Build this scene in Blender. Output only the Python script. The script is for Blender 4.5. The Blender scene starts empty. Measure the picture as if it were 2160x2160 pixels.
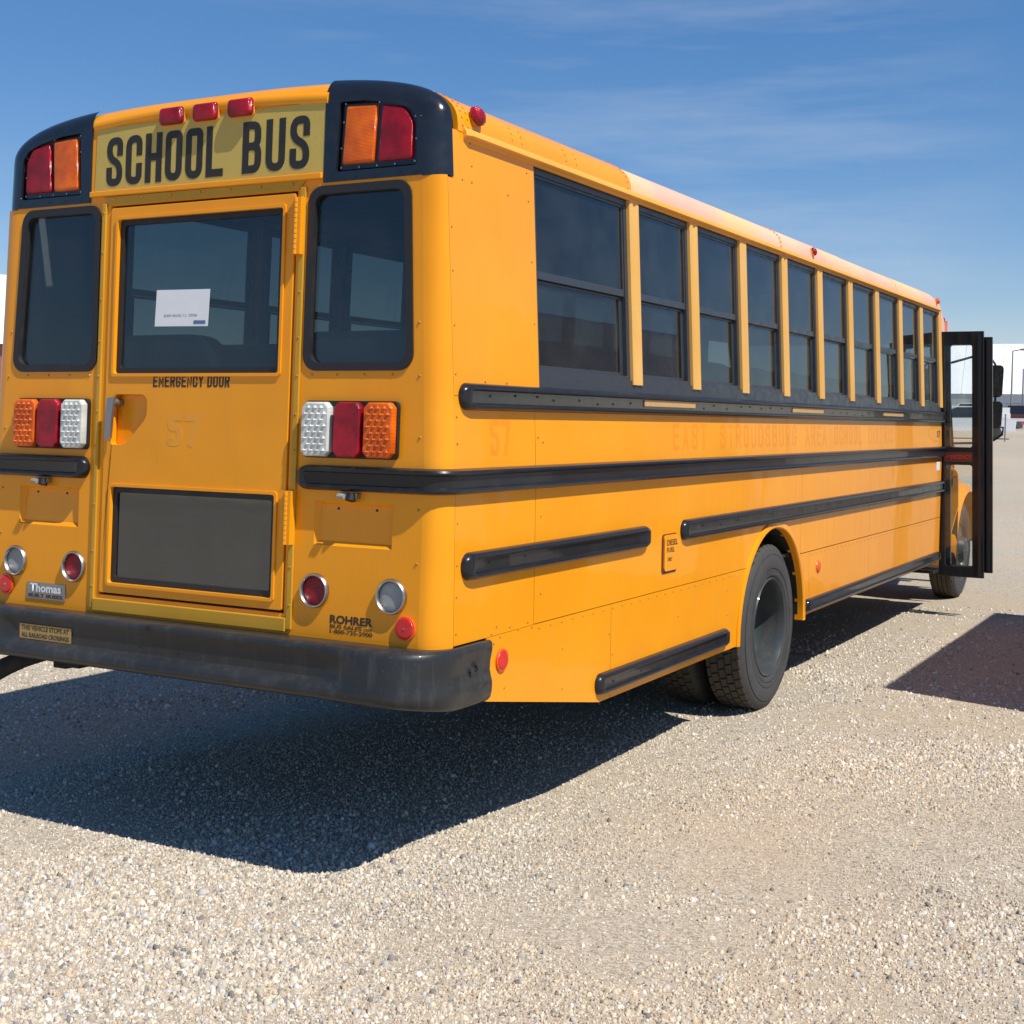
import bpy, bmesh, math, random
import numpy as np
from math import sin, cos, pi, radians, atan2, sqrt
from mathutils import Vector, Matrix
from mathutils.geometry import tessellate_polygon
random.seed(5); rng = np.random.default_rng(7)
scn = bpy.context.scene
COL = scn.collection

# ------------------------------------------------------------------ camera
cam_data = bpy.data.cameras.new('camera')
cam = bpy.data.objects.new('camera', cam_data); COL.objects.link(cam)
YAW, PITCH, ROLL = 0.4996, -0.0431, 0.0161
CAM = Vector((3.8712, -4.1965, 1.7936))
fw = Vector((-sin(YAW)*cos(PITCH), cos(YAW)*cos(PITCH), sin(PITCH)))
rt = Vector((cos(YAW), sin(YAW), 0)); up = rt.cross(fw)
r2 = rt*cos(ROLL)+up*sin(ROLL); u2 = up*cos(ROLL)-rt*sin(ROLL)
M = Matrix.Identity(4)
for i in range(3):
    M[i][0] = r2[i]; M[i][1] = u2[i]; M[i][2] = -fw[i]; M[i][3] = CAM[i]
cam.matrix_world = M
cam_data.sensor_width = 36.0; cam_data.sensor_fit = 'HORIZONTAL'
cam_data.lens = 36.0*2852.59/2160.0
cam_data.shift_x = -(1108.323-1080)/2160.0
cam_data.shift_y = (1008.063-1080)/2160.0
cam_data.clip_start = 0.05; cam_data.clip_end = 3000
scn.camera = cam

# ------------------------------------------------------------------ world, sun, exposure
SUND = Vector((-0.672, 0.180, -1.0)).normalized()          # direction the light travels
SUN_EL = math.asin(-SUND.z); SUN_AZ = atan2(-SUND.x, -SUND.y)
world = bpy.data.worlds.new('World'); scn.world = world; world.use_nodes = True
wn = world.node_tree.nodes; wl = world.node_tree.links
for n in list(wn): wn.remove(n)
w_out = wn.new('ShaderNodeOutputWorld'); w_bg = wn.new('ShaderNodeBackground')
w_sky = wn.new('ShaderNodeTexSky'); w_sky.sky_type = 'NISHITA'; w_sky.sun_disc = False
w_sky.sun_elevation = SUN_EL; w_sky.sun_rotation = SUN_AZ
w_sky.altitude = 500; w_sky.air_density = 1.0; w_sky.dust_density = 0.25; w_sky.ozone_density = 2.0
w_bg.inputs['Strength'].default_value = 0.122
w_tc = wn.new('ShaderNodeTexCoord')
w_map = wn.new('ShaderNodeMapping'); w_map.inputs['Scale'].default_value = (1.3, 1.3, 11.0)
w_map.inputs['Rotation'].default_value = (radians(4), radians(-3), 0); w_map.inputs['Location'].default_value = (0.35, 0.2, 0.9)
w_no = wn.new('ShaderNodeTexNoise'); w_no.inputs['Scale'].default_value = 2.6; w_no.inputs['Detail'].default_value = 7; w_no.inputs['Roughness'].default_value = 0.6
w_ra = wn.new('ShaderNodeValToRGB'); w_ra.color_ramp.elements[0].position = 0.46; w_ra.color_ramp.elements[1].position = 0.86
w_no2 = wn.new('ShaderNodeTexNoise'); w_no2.inputs['Scale'].default_value = 3.0; w_no2.inputs['Detail'].default_value = 2
w_ra2 = wn.new('ShaderNodeValToRGB'); w_ra2.color_ramp.elements[0].position = 0.42; w_ra2.color_ramp.elements[1].position = 0.62
w_mul = wn.new('ShaderNodeMath'); w_mul.operation = 'MULTIPLY'
w_mul2 = wn.new('ShaderNodeMath'); w_mul2.operation = 'MULTIPLY'; w_mul2.inputs[1].default_value = 0.34
w_mix = wn.new('ShaderNodeMixRGB'); w_mix.inputs['Color2'].default_value = (4.6, 5.0, 5.6, 1)
wl.new(w_tc.outputs['Generated'], w_map.inputs['Vector']); wl.new(w_map.outputs['Vector'], w_no.inputs['Vector'])
wl.new(w_no.outputs['Fac'], w_ra.inputs['Fac']); wl.new(w_tc.outputs['Generated'], w_no2.inputs['Vector'])
wl.new(w_no2.outputs['Fac'], w_ra2.inputs['Fac'])
wl.new(w_ra.outputs['Color'], w_mul.inputs[0]); wl.new(w_ra2.outputs['Color'], w_mul.inputs[1])
wl.new(w_mul.outputs[0], w_mul2.inputs[0]); wl.new(w_mul2.outputs[0], w_mix.inputs['Fac'])
w_hs = wn.new('ShaderNodeHueSaturation'); w_hs.inputs['Saturation'].default_value = 1.45
w_ga = wn.new('ShaderNodeGamma'); w_ga.inputs['Gamma'].default_value = 0.82
wl.new(w_sky.outputs['Color'], w_ga.inputs['Color']); wl.new(w_ga.outputs['Color'], w_hs.inputs['Color']); w_ti = wn.new('ShaderNodeMixRGB'); w_ti.blend_type = 'MULTIPLY'; w_ti.inputs['Fac'].default_value = 1.0; w_ti.inputs['Color2'].default_value = (1.0, 0.965, 1.07, 1)
wl.new(w_hs.outputs['Color'], w_ti.inputs['Color1']); wl.new(w_ti.outputs['Color'], w_mix.inputs['Color1']); wl.new(w_mix.outputs['Color'], w_bg.inputs['Color'])
wl.new(w_bg.outputs[0], w_out.inputs['Surface'])

sun_data = bpy.data.lights.new('sun', 'SUN'); sun_data.energy = 4.7; sun_data.angle = radians(0.53)
sun_data.color = (1.0, 0.945, 0.86)
sun = bpy.data.objects.new('sun', sun_data); COL.objects.link(sun)
sun.rotation_mode = 'QUATERNION'; sun.rotation_quaternion = SUND.to_track_quat('-Z', 'Y'); sun.location = (6, -3, 12)

vs = scn.view_settings
vs.view_transform = 'Standard'; vs.look = 'None'; vs.gamma = 1.0; vs.use_curve_mapping = False; vs.exposure = 0.24
scn.cycles.max_bounces = 10; scn.cycles.transparent_max_bounces = 16; scn.cycles.use_denoising = True

# ------------------------------------------------------------------ materials
MATS = {}
def new_mat(name):
    m = bpy.data.materials.new(name); m.use_nodes = True; MATS[name] = m
    return m, m.node_tree.nodes, m.node_tree.links, m.node_tree.nodes['Principled BSDF']
def simple(name, col, rough=0.5, metal=0.0, coat=0.0, var=0.12, scale=14.0, bump=0.0, bscale=60.0, spec=0.5, rvar=0.12):
    """principled with a little colour and gloss variation"""
    m, N, L, P = new_mat(name)
    tc = N.new('ShaderNodeTexCoord')
    no = N.new('ShaderNodeTexNoise'); no.inputs['Scale'].default_value = scale; no.inputs['Detail'].default_value = 5
    L.new(tc.outputs['Object'], no.inputs['Vector'])
    mx = N.new('ShaderNodeMixRGB')
    mx.inputs['Color1'].default_value = (*[c*(1-var) for c in col], 1)
    mx.inputs['Color2'].default_value = (*[min(1, c*(1+var)) for c in col], 1)
    L.new(no.outputs['Fac'], mx.inputs['Fac']); L.new(mx.outputs[0], P.inputs['Base Color'])
    mr = N.new('ShaderNodeMapRange'); mr.inputs['From Min'].default_value = 0.3; mr.inputs['From Max'].default_value = 0.7
    mr.inputs['To Min'].default_value = max(0.02, rough-rvar); mr.inputs['To Max'].default_value = min(1, rough+rvar)
    L.new(no.outputs['Fac'], mr.inputs['Value']); L.new(mr.outputs[0], P.inputs['Roughness'])
    P.inputs['Metallic'].default_value = metal; P.inputs['Coat Weight'].default_value = coat; P.inputs['Coat Roughness'].default_value = 0.08
    P.inputs['Specular IOR Level'].default_value = spec
    if bump:
        n2 = N.new('ShaderNodeTexNoise'); n2.inputs['Scale'].default_value = bscale; n2.inputs['Detail'].default_value = 3
        L.new(tc.outputs['Object'], n2.inputs['Vector'])
        b = N.new('ShaderNodeBump'); b.inputs['Strength'].default_value = bump; b.inputs['Distance'].default_value = 0.01
        L.new(n2.outputs['Fac'], b.inputs['Height']); L.new(b.outputs[0], P.inputs['Normal'])
    return m

def paint(name, c1, c2, dirt=(0.45, 0.24, 0.06), rough=0.32, dirt_amt=0.13, coat=0.35, wave=0.06):
    """weathered bus enamel: cloudy fading, fine dust, run-down streaks, slight oil-canning of the sheet"""
    m, N, L, P = new_mat(name)
    tc = N.new('ShaderNodeTexCoord')
    n1 = N.new('ShaderNodeTexNoise'); n1.inputs['Scale'].default_value = 1.7; n1.inputs['Detail'].default_value = 4
    L.new(tc.outputs['Object'], n1.inputs['Vector'])
    mx = N.new('ShaderNodeMixRGB'); mx.inputs['Color1'].default_value = (*c1, 1); mx.inputs['Color2'].default_value = (*c2, 1)
    r1 = N.new('ShaderNodeMapRange'); r1.inputs['From Min'].default_value = 0.35; r1.inputs['From Max'].default_value = 0.65
    L.new(n1.outputs['Fac'], r1.inputs['Value']); L.new(r1.outputs[0], mx.inputs['Fac'])
    mp = N.new('ShaderNodeMapping'); mp.inputs['Scale'].default_value = (9, 9, 0.7)
    L.new(tc.outputs['Object'], mp.inputs['Vector'])
    n2 = N.new('ShaderNodeTexNoise'); n2.inputs['Scale'].default_value = 2.2; n2.inputs['Detail'].default_value = 6; n2.inputs['Roughness'].default_value = 0.65
    L.new(mp.outputs[0], n2.inputs['Vector'])
    rr = N.new('ShaderNodeMapRange'); rr.inputs['From Min'].default_value = 0.5; rr.inputs['From Max'].default_value = 0.8
    rr.inputs['To Max'].default_value = dirt_amt
    L.new(n2.outputs['Fac'], rr.inputs['Value'])
    mx2 = N.new('ShaderNodeMixRGB'); mx2.inputs['Color2'].default_value = (*dirt, 1)
    L.new(rr.outputs[0], mx2.inputs['Fac']); L.new(mx.outputs[0], mx2.inputs['Color1'])
    n3 = N.new('ShaderNodeTexNoise'); n3.inputs['Scale'].default_value = 90; n3.inputs['Detail'].default_value = 2
    L.new(tc.outputs['Object'], n3.inputs['Vector'])
    r3 = N.new('ShaderNodeMapRange'); r3.inputs['From Min'].default_value = 0.66; r3.inputs['From Max'].default_value = 0.8; r3.inputs['To Max'].default_value = 0.35*min(1, dirt_amt*3)
    L.new(n3.outputs['Fac'], r3.inputs['Value'])
    mx3 = N.new('ShaderNodeMixRGB'); mx3.inputs['Color2'].default_value = (*dirt, 1)
    L.new(r3.outputs[0], mx3.inputs['Fac']); L.new(mx2.outputs[0], mx3.inputs['Color1'])
    L.new(mx3.outputs[0], P.inputs['Base Color'])
    r4 = N.new('ShaderNodeMapRange'); r4.inputs['To Min'].default_value = rough-0.08; r4.inputs['To Max'].default_value = rough+0.18
    L.new(n2.outputs['Fac'], r4.inputs['Value']); L.new(r4.outputs[0], P.inputs['Roughness'])
    P.inputs['Coat Weight'].default_value = coat*.8; P.inputs['Coat Roughness'].default_value = 0.05; P.inputs['Specular IOR Level'].default_value = 0.22
    n5 = N.new('ShaderNodeTexNoise'); n5.inputs['Scale'].default_value = 3.5; n5.inputs['Detail'].default_value = 1
    L.new(tc.outputs['Object'], n5.inputs['Vector'])
    b = N.new('ShaderNodeBump'); b.inputs['Strength'].default_value = wave; b.inputs['Distance'].default_value = 0.05
    L.new(n5.outputs['Fac'], b.inputs['Height']); L.new(b.outputs[0], P.inputs['Normal']); L.new(b.outputs[0], P.inputs['Coat Normal'])
    return m
paint('yellow', (0.81, 0.300, 0.003), (0.85, 0.326, 0.005), wave=0.10, coat=0.45)
paint('yellow_old', (0.74, 0.33, 0.045), (0.80, 0.36, 0.06), rough=0.45, coat=0.1)
paint('yellow_strip', (0.50, 0.27, 0.02), (0.56, 0.30, 0.03), rough=0.4, coat=0.15)
paint('post_paint', (0.66, 0.36, 0.085), (0.70, 0.40, 0.12), rough=0.5, coat=0.05)
paint('rivet_paint', (0.40, 0.17, 0.012), (0.50, 0.21, 0.016), rough=0.5)
paint('ghost', (0.745, 0.250, 0.004), (0.79, 0.275, 0.005), rough=0.36)
paint('ghost_pale', (0.76, 0.315, 0.025), (0.79, 0.33, 0.03), rough=0.4)
paint('black_rail', (0.010, 0.011, 0.015), (0.014, 0.015, 0.018), dirt=(0.10, 0.09, 0.075), rough=0.28, dirt_amt=0.16, coat=0.45, wave=0.04)
paint('bumper_paint', (0.022, 0.024, 0.026), (0.032, 0.033, 0.034), dirt=(0.13, 0.12, 0.105), rough=0.36, dirt_amt=0.30, coat=0.25, wave=0.10)
paint('rim_grey', (0.036, 0.045, 0.050), (0.050, 0.060, 0.064), dirt=(0.14, 0.105, 0.07), rough=0.36, dirt_amt=0.35, coat=0.2, wave=0.05)
# roof: sun-faded enamel with chalky pink patches
def roof_mat():
    m, N, L, P = new_mat('roof_faded')
    tc = N.new('ShaderNodeTexCoord')
    n1 = N.new('ShaderNodeTexNoise'); n1.inputs['Scale'].default_value = 1.1; n1.inputs['Detail'].default_value = 5; n1.inputs['Roughness'].default_value = 0.6
    L.new(tc.outputs['Object'], n1.inputs['Vector'])
    cr = N.new('ShaderNodeValToRGB'); cr.color_ramp.elements[0].position = 0.40; cr.color_ramp.elements[1].position = 0.62
    cr.color_ramp.elements[0].color = (0.86, 0.49, 0.23, 1); cr.color_ramp.elements[1].color = (0.80, 0.48, 0.33, 1)
    L.new(n1.outputs['Fac'], cr.inputs['Fac'])
    n2 = N.new('ShaderNodeTexNoise'); n2.inputs['Scale'].default_value = 0.9; n2.inputs['Detail'].default_value = 1
    L.new(tc.outputs['Object'], n2.inputs['Vector'])
    n3 = N.new('ShaderNodeTexNoise'); n3.inputs['Scale'].default_value = 42; n3.inputs['Detail'].default_value = 5
    L.new(tc.outputs['Object'], n3.inputs['Vector'])
    ad = N.new('ShaderNodeMath'); ad.operation = 'MULTIPLY_ADD'; ad.inputs[1].default_value = 0.35
    L.new(n3.outputs['Fac'], ad.inputs[0]); L.new(n2.outputs['Fac'], ad.inputs[2])
    rm = N.new('ShaderNodeMapRange'); rm.inputs['From Min'].default_value = 0.66; rm.inputs['From Max'].default_value = 0.76; rm.inputs['To Max'].default_value = 0.75
    L.new(ad.outputs[0], rm.inputs['Value'])
    mx = N.new('ShaderNodeMixRGB'); mx.inputs['Color2'].default_value = (0.80, 0.40, 0.30, 1)
    L.new(rm.outputs[0], mx.inputs['Fac']); L.new(cr.outputs[0], mx.inputs['Color1']); L.new(mx.outputs[0], P.inputs['Base Color'])
    P.inputs['Roughness'].default_value = 0.55
roof_mat()
simple('black_gloss', (0.012, 0.014, 0.018), 0.22, coat=0.4, var=0.2)
simple('black_flat', (0.010, 0.010, 0.012), 0.6)
simple('gasket', (0.014, 0.014, 0.016), 0.55, bump=0.1)
simple('window_frame', (0.030, 0.036, 0.045), 0.38, metal=0.0, coat=0.1)
simple('dark_text', (0.035, 0.018, 0.012), 0.5)
simple('sign_yellow', (0.52, 0.38, 0.085), 0.55, var=0.06, bump=0.2, bscale=260)
simple('black_text', (0.02, 0.018, 0.012), 0.5, bump=0.1, bscale=200)
simple('chrome', (0.42, 0.41, 0.39), 0.34, metal=1.0)
simple('dull_metal', (0.33, 0.33, 0.33), 0.38, metal=0.9)
simple('sticker_tan', (0.42, 0.27, 0.09), 0.55, var=0.2, scale=40)
simple('tape_tan', (0.52, 0.31, 0.13), 0.5, var=0.25, scale=30)
simple('paper', (0.72, 0.75, 0.78), 0.7, var=0.04)
simple('ink_grey', (0.10, 0.11, 0.14), 0.7)
simple('ink_blue', (0.10, 0.16, 0.30), 0.7)
simple('red_print', (0.48, 0.04, 0.03), 0.5)
simple('rubber', (0.050, 0.051, 0.053), 0.8, var=0.35, scale=8, bump=0.25, bscale=120)
simple('tread_rubber', (0.062, 0.052, 0.040), 0.9, var=0.4, scale=18, bump=0.3, bscale=90)
simple('hub_dark', (0.03, 0.03, 0.032), 0.6)
simple('undercoat', (0.012, 0.012, 0.012), 0.85)
simple('cabin_lining', (0.10, 0.105, 0.11), 0.6)
simple('cabin_floor', (0.02, 0.02, 0.02), 0.7)
simple('seat_vinyl', (0.035, 0.045, 0.065), 0.45, bump=0.1, bscale=30)
simple('white_metal', (0.78, 0.79, 0.79), 0.5, var=0.03, scale=2)
simple('wall_bluegrey', (0.50, 0.57, 0.61), 0.6, var=0.08)
simple('wall_red', (0.30, 0.10, 0.07), 0.6)
simple('white_paint', (0.75, 0.76, 0.77), 0.3, coat=0.4, var=0.04)
simple('red_paint', (0.42, 0.035, 0.025), 0.3, coat=0.4)
simple('maroon_paint', (0.10, 0.02, 0.02), 0.4, coat=0.3)
simple('silver_paint', (0.40, 0.42, 0.44), 0.3, metal=0.4, coat=0.4)
simple('dark_glass', (0.012, 0.014, 0.016), 0.08, spec=0.8)
simple('steel_pole', (0.25, 0.25, 0.25), 0.5, metal=0.5)

def lens(name, col, col2, spec=0.5, sc=60, rough=0.18, bump=0.35, glow=0.0):
    m, N, L, P = new_mat(name)
    tc = N.new('ShaderNodeTexCoord')
    w = N.new('ShaderNodeTexWave'); w.wave_type = 'BANDS'; w.bands_direction = 'X'; w.inputs['Scale'].default_value = sc
    w2 = N.new('ShaderNodeTexWave'); w2.wave_type = 'BANDS'; w2.bands_direction = 'Z'; w2.inputs['Scale'].default_value = sc
    L.new(tc.outputs['Object'], w.inputs['Vector']); L.new(tc.outputs['Object'], w2.inputs['Vector'])
    a = N.new('ShaderNodeMath'); a.operation = 'ADD'
    L.new(w.outputs['Fac'], a.inputs[0]); L.new(w2.outputs['Fac'], a.inputs[1])
    b = N.new('ShaderNodeBump'); b.inputs['Strength'].default_value = bump; b.inputs['Distance'].default_value = 0.004
    L.new(a.outputs[0], b.inputs['Height']); L.new(b.outputs[0], P.inputs['Normal'])
    n = N.new('ShaderNodeTexNoise'); n.inputs['Scale'].default_value = 11; n.inputs['Detail'].default_value = 3
    L.new(tc.outputs['Object'], n.inputs['Vector'])
    mr = N.new('ShaderNodeMapRange'); mr.inputs['From Min'].default_value = 0.38; mr.inputs['From Max'].default_value = 0.66
    L.new(n.outputs['Fac'], mr.inputs['Value'])
    mx = N.new('ShaderNodeMixRGB'); mx.inputs['Color1'].default_value = (*col, 1); mx.inputs['Color2'].default_value = (*col2, 1)
    L.new(mr.outputs[0], mx.inputs['Fac']); L.new(mx.outputs[0], P.inputs['Base Color'])
    P.inputs['Roughness'].default_value = rough; P.inputs['Coat Weight'].default_value = 0.12; P.inputs['Coat Roughness'].default_value = 0.05
    P.inputs['Specular IOR Level'].default_value = spec
    return m
lens('lens_red', (0.20, 0.001, 0.010), (0.40, 0.003, 0.016), spec=.35)
lens('lens_amber', (0.58, 0.085, 0.002), (0.88, 0.16, 0.004), spec=.35)
lens('lens_clear', (0.50, 0.52, 0.48), (0.70, 0.72, 0.68), bump=0.2)
lens('lens_grey', (0.24, 0.26, 0.26), (0.36, 0.38, 0.38), sc=90)
lens('lens_reflector', (0.62, 0.012, 0.010), (0.75, 0.03, 0.02), sc=120, bump=0.2)
lens('lens_orange', (0.80, 0.10, 0.01), (0.85, 0.14, 0.02), sc=120, bump=0.2)

def glass(name, tint, ior=1.5, rough=0.01, dust=1.0, f0=0.045):
    m = bpy.data.materials.new(name); m.use_nodes = True; MATS[name] = m
    N = m.node_tree.nodes; L = m.node_tree.links
    for n in list(N): N.remove(n)
    out = N.new('ShaderNodeOutputMaterial'); mix = N.new('ShaderNodeMixShader')
    tr = N.new('ShaderNodeBsdfTransparent'); tr.inputs['Color'].default_value = (*tint, 1)
    gl = N.new('ShaderNodeBsdfGlossy'); gl.inputs['Roughness'].default_value = rough; gl.inputs['Color'].default_value = (0.9, 0.95, 1, 1)
    ge = N.new('ShaderNodeNewGeometry'); dt = N.new('ShaderNodeVectorMath'); dt.operation = 'DOT_PRODUCT'
    L.new(ge.outputs['Incoming'], dt.inputs[0]); L.new(ge.outputs['Normal'], dt.inputs[1])
    ab = N.new('ShaderNodeMath'); ab.operation = 'ABSOLUTE'; L.new(dt.outputs['Value'], ab.inputs[0])
    om = N.new('ShaderNodeMath'); om.operation = 'SUBTRACT'; om.inputs[0].default_value = 1.0; L.new(ab.outputs[0], om.inputs[1])
    pw = N.new('ShaderNodeMath'); pw.operation = 'POWER'; pw.inputs[1].default_value = 5.0; L.new(om.outputs[0], pw.inputs[0])
    fr = N.new('ShaderNodeMath'); fr.operation = 'MULTIPLY_ADD'; fr.inputs[1].default_value = 0.93; fr.inputs[2].default_value = f0; L.new(pw.outputs[0], fr.inputs[0])
    tc = N.new('ShaderNodeTexCoord'); no = N.new('ShaderNodeTexNoise'); no.inputs['Scale'].default_value = 2.0
    L.new(tc.outputs['Object'], no.inputs['Vector'])
    b = N.new('ShaderNodeBump'); b.inputs['Strength'].default_value = 0.02; b.inputs['Distance'].default_value = 0.05
    L.new(no.outputs['Fac'], b.inputs['Height']); L.new(b.outputs[0], gl.inputs['Normal'])
    # thin dust film
    df = N.new('ShaderNodeBsdfDiffuse'); df.inputs['Color'].default_value = (0.30, 0.33, 0.35, 1)
    n2 = N.new('ShaderNodeTexNoise'); n2.inputs['Scale'].default_value = 5; n2.inputs['Detail'].default_value = 6
    L.new(tc.outputs['Object'], n2.inputs['Vector'])
    mr = N.new('ShaderNodeMapRange'); mr.inputs['From Min'].default_value = 0.35; mr.inputs['From Max'].default_value = 0.75
    mr.inputs['To Min'].default_value = 0.03*dust; mr.inputs['To Max'].default_value = 0.10*dust
    L.new(n2.outputs['Fac'], mr.inputs['Value'])
    m2 = N.new('ShaderNodeMixShader')
    L.new(mr.outputs[0], m2.inputs['Fac']); L.new(tr.outputs[0], m2.inputs[1]); L.new(df.outputs[0], m2.inputs[2])
    L.new(fr.outputs[0], mix.inputs['Fac']); L.new(m2.outputs[0], mix.inputs[1]); L.new(gl.outputs[0], mix.inputs[2])
    L.new(mix.outputs[0], out.inputs['Surface'])
glass('glass_tint', (0.76, 0.80, 0.78), dust=.3); glass('glass_side', (0.36, 0.40, 0.405), dust=.6); glass('glass_clear', (0.97, 0.985, 0.98), dust=.25)
glass('glass_dark', (0.10, 0.11, 0.11), dust=.5, f0=.12)

# ------------------------------------------------------------------ helpers
def link(name, me, mat, parent=None, smooth=None):
    o = bpy.data.objects.new(name, me); COL.objects.link(o)
    if mat: me.materials.append(MATS[mat])
    if parent: o.parent = parent
    if smooth is not None:
        me.shade_smooth(); me.set_sharp_from_angle(angle=radians(smooth))
    return o
def mesh(name, verts, faces, mat, parent=None, smooth=None, fix=True):
    me = bpy.data.meshes.new(name); me.from_pydata([tuple(v) for v in verts], [], faces); me.update()
    if fix:
        bm = bmesh.new(); bm.from_mesh(me); bmesh.ops.recalc_face_normals(bm, faces=bm.faces); bm.to_mesh(me); bm.free()
    return link(name, me, mat, parent, smooth)
def empty(name, loc=(0, 0, 0), parent=None):
    o = bpy.data.objects.new(name, None); COL.objects.link(o); o.location = loc
    o.empty_display_size = 0.3
    if parent: o.parent = parent
    return o
def tag(o, label, cat, group=None):
    o['label'] = label; o['category'] = cat
    if group: o['group'] = group
    return o
class MB:
    """collects simple shapes into one mesh"""
    def __init__(s): s.v = []; s.f = []
    def add(s, vs, fs):
        k = len(s.v); s.v += [tuple(v) for v in vs]; s.f += [tuple(i+k for i in f) for f in fs]; return s
    def box(s, a, b, mp=None):
        (x0, y0, z0), (x1, y1, z1) = a, b
        vs = [(x, y, z) for x in (x0, x1) for y in (y0, y1) for z in (z0, z1)]
        if mp: vs = [mp(*v) for v in vs]
        return s.add(vs, [(0, 1, 3, 2), (4, 6, 7, 5), (0, 4, 5, 1), (2, 3, 7, 6), (0, 2, 6, 4), (1, 5, 7, 3)])
    def tube(s, pts, r, n=8):
        pts = [Vector(p) for p in pts]; rings = []
        for i, p in enumerate(pts):
            d = (pts[min(i+1, len(pts)-1)]-pts[max(i-1, 0)]).normalized()
            a = d.orthogonal().normalized(); b = d.cross(a)
            rr = r[i] if isinstance(r, (list, tuple)) else r
            if i and rings:
                pa = prev - d*prev.dot(d)
                if pa.length > 1e-6: a = pa.normalized(); b = d.cross(a)
            prev = a
            rings.append([p+(a*cos(2*pi*k/n)+b*sin(2*pi*k/n))*rr for k in range(n)])
        vs = [v for R in rings for v in R]; fs = []
        for i in range(len(rings)-1):
            for k in range(n):
                fs.append((i*n+k, i*n+(k+1) % n, (i+1)*n+(k+1) % n, (i+1)*n+k))
        fs.append(tuple(range(n))); fs.append(tuple((len(rings)-1)*n+k for k in range(n)))
        return s.add(vs, fs)
    def build(s, name, mat, parent=None, smooth=None, fix=True):
        return mesh(name, s.v, s.f, mat, parent, smooth, fix)
def round_poly(pts, r, n=5):
    out = []; m = len(pts)
    for i in range(m):
        p = Vector(pts[i]); a = Vector(pts[i-1]); b = Vector(pts[(i+1) % m])
        ri = r[i] if isinstance(r, (list, tuple)) else r
        if ri <= 0: out.append(tuple(p)); continue
        u = (a-p).normalized(); w = (b-p).normalized()
        ang = u.angle(w); t = min(ri/math.tan(ang/2), (a-p).length*.49, (b-p).length*.49)
        rr = t*math.tan(ang/2)
        c = p+(u+w).normalized()*(rr/sin(ang/2))
        s0 = p+u*t-c; s1 = p+w*t-c
        a0 = atan2(s0.y, s0.x); da = atan2(s1.y, s1.x)-a0
        while da > pi: da -= 2*pi
        while da < -pi: da += 2*pi
        for k in range(n+1):
            q = a0+da*k/n; out.append((c.x+rr*cos(q), c.y+rr*sin(q)))
    return out
def rrect(x0, z0, x1, z1, r, n=5): return round_poly([(x0, z0), (x1, z0), (x1, z1), (x0, z1)], r, n)
def circle(cx, cz, r, n=28, rz=None): return [(cx+r*cos(2*pi*k/n), cz+(rz or r)*sin(2*pi*k/n)) for k in range(n)]
def plate(name, mat, mp, outer, holes=(), d0=-0.01, d1=0.0, parent=None, bevel=0.0, smooth=None, mod=None):
    """flat sheet with holes, mapped on a surface: mp(a, b, depth)"""
    loops = [list(outer)]+[list(h) for h in holes]
    flat = [p for l in loops for p in l]
    tris = tessellate_polygon([[Vector((p[0], p[1], 0)) for p in l] for l in loops])
    n = len(flat)
    vs = [mp(p[0], p[1], d1) for p in flat]+[mp(p[0], p[1], d0) for p in flat]
    fs = [tuple(t) for t in tris]+[(t[0]+n, t[2]+n, t[1]+n) for t in tris]
    k = 0
    for l in loops:
        m = len(l)
        for i in range(m): fs.append((k+i, k+(i+1) % m, n+k+(i+1) % m, n+k+i))
        k += m
    o = mesh(name, vs, fs, mat, parent, smooth)
    if bevel:
        b = o.modifiers.new('bevel', 'BEVEL'); b.width = bevel; b.segments = 2; b.limit_method = 'ANGLE'; b.angle_limit = radians(40)
    return o
def dome(name, mat, mp, outer, d0, d1, inset, parent=None, steps=4, smooth=40, c=None):
    """raised pad with rounded-over edge"""
    cx = c[0] if c else sum(p[0] for p in outer)/len(outer); cz = c[1] if c else sum(p[1] for p in outer)/len(outer)
    m = len(outer); vs = []; fs = []
    ext = max(max(abs(p[0]-cx), abs(p[1]-cz)) for p in outer)
    for k in range(steps+1):
        a = pi/2*k/steps; s = 1-(inset/ext)*(1-cos(a)); d = d0+(d1-d0)*sin(a)
        vs += [mp(cx+(p[0]-cx)*s, cz+(p[1]-cz)*s, d) for p in outer]
    for k in range(steps):
        for i in range(m): fs.append((k*m+i, k*m+(i+1) % m, (k+1)*m+(i+1) % m, (k+1)*m+i))
    fs.append(tuple(steps*m+i for i in range(m))); fs.append(tuple(range(m))[::-1])
    return mesh(name, vs, fs, mat, parent, smooth)
def ring(name, mat, mp, cx, cz, ro, ri, d0, d1, parent=None, n=32):
    prof = [(ro, d0), (ro, d1*.7), ((ro*2+ri)/3, d1), ((ro+ri*2)/3, d1), (ri, d1*.7), (ri, d0)]
    vs = []; fs = []
    for k in range(n):
        a = 2*pi*k/n
        vs += [mp(cx+r*cos(a), cz+r*sin(a), d) for r, d in prof]
    m = len(prof)
    for k in range(n):
        for j in range(m-1):
            a = k*m+j; b = ((k+1) % n)*m+j; fs.append((a, b, b+1, a+1))
    return mesh(name, vs, fs, mat, parent, 40)
def lathe(name, mat, prof, cx, cy, cz, parent=None, n=48, smooth=35, sx=1):
    """profile [(x, r)] turned about an axle along x"""
    vs = []; fs = []; m = len(prof)
    for k in range(n):
        a = 2*pi*k/n
        vs += [(cx+sx*x, cy+r*cos(a), cz+r*sin(a)) for x, r in prof]
    for k in range(n):
        for j in range(m-1):
            a = k*m+j; b = ((k+1) % n)*m+j; fs.append((a, b, b+1, a+1))
    return mesh(name, vs, fs, mat, parent, smooth)
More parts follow.
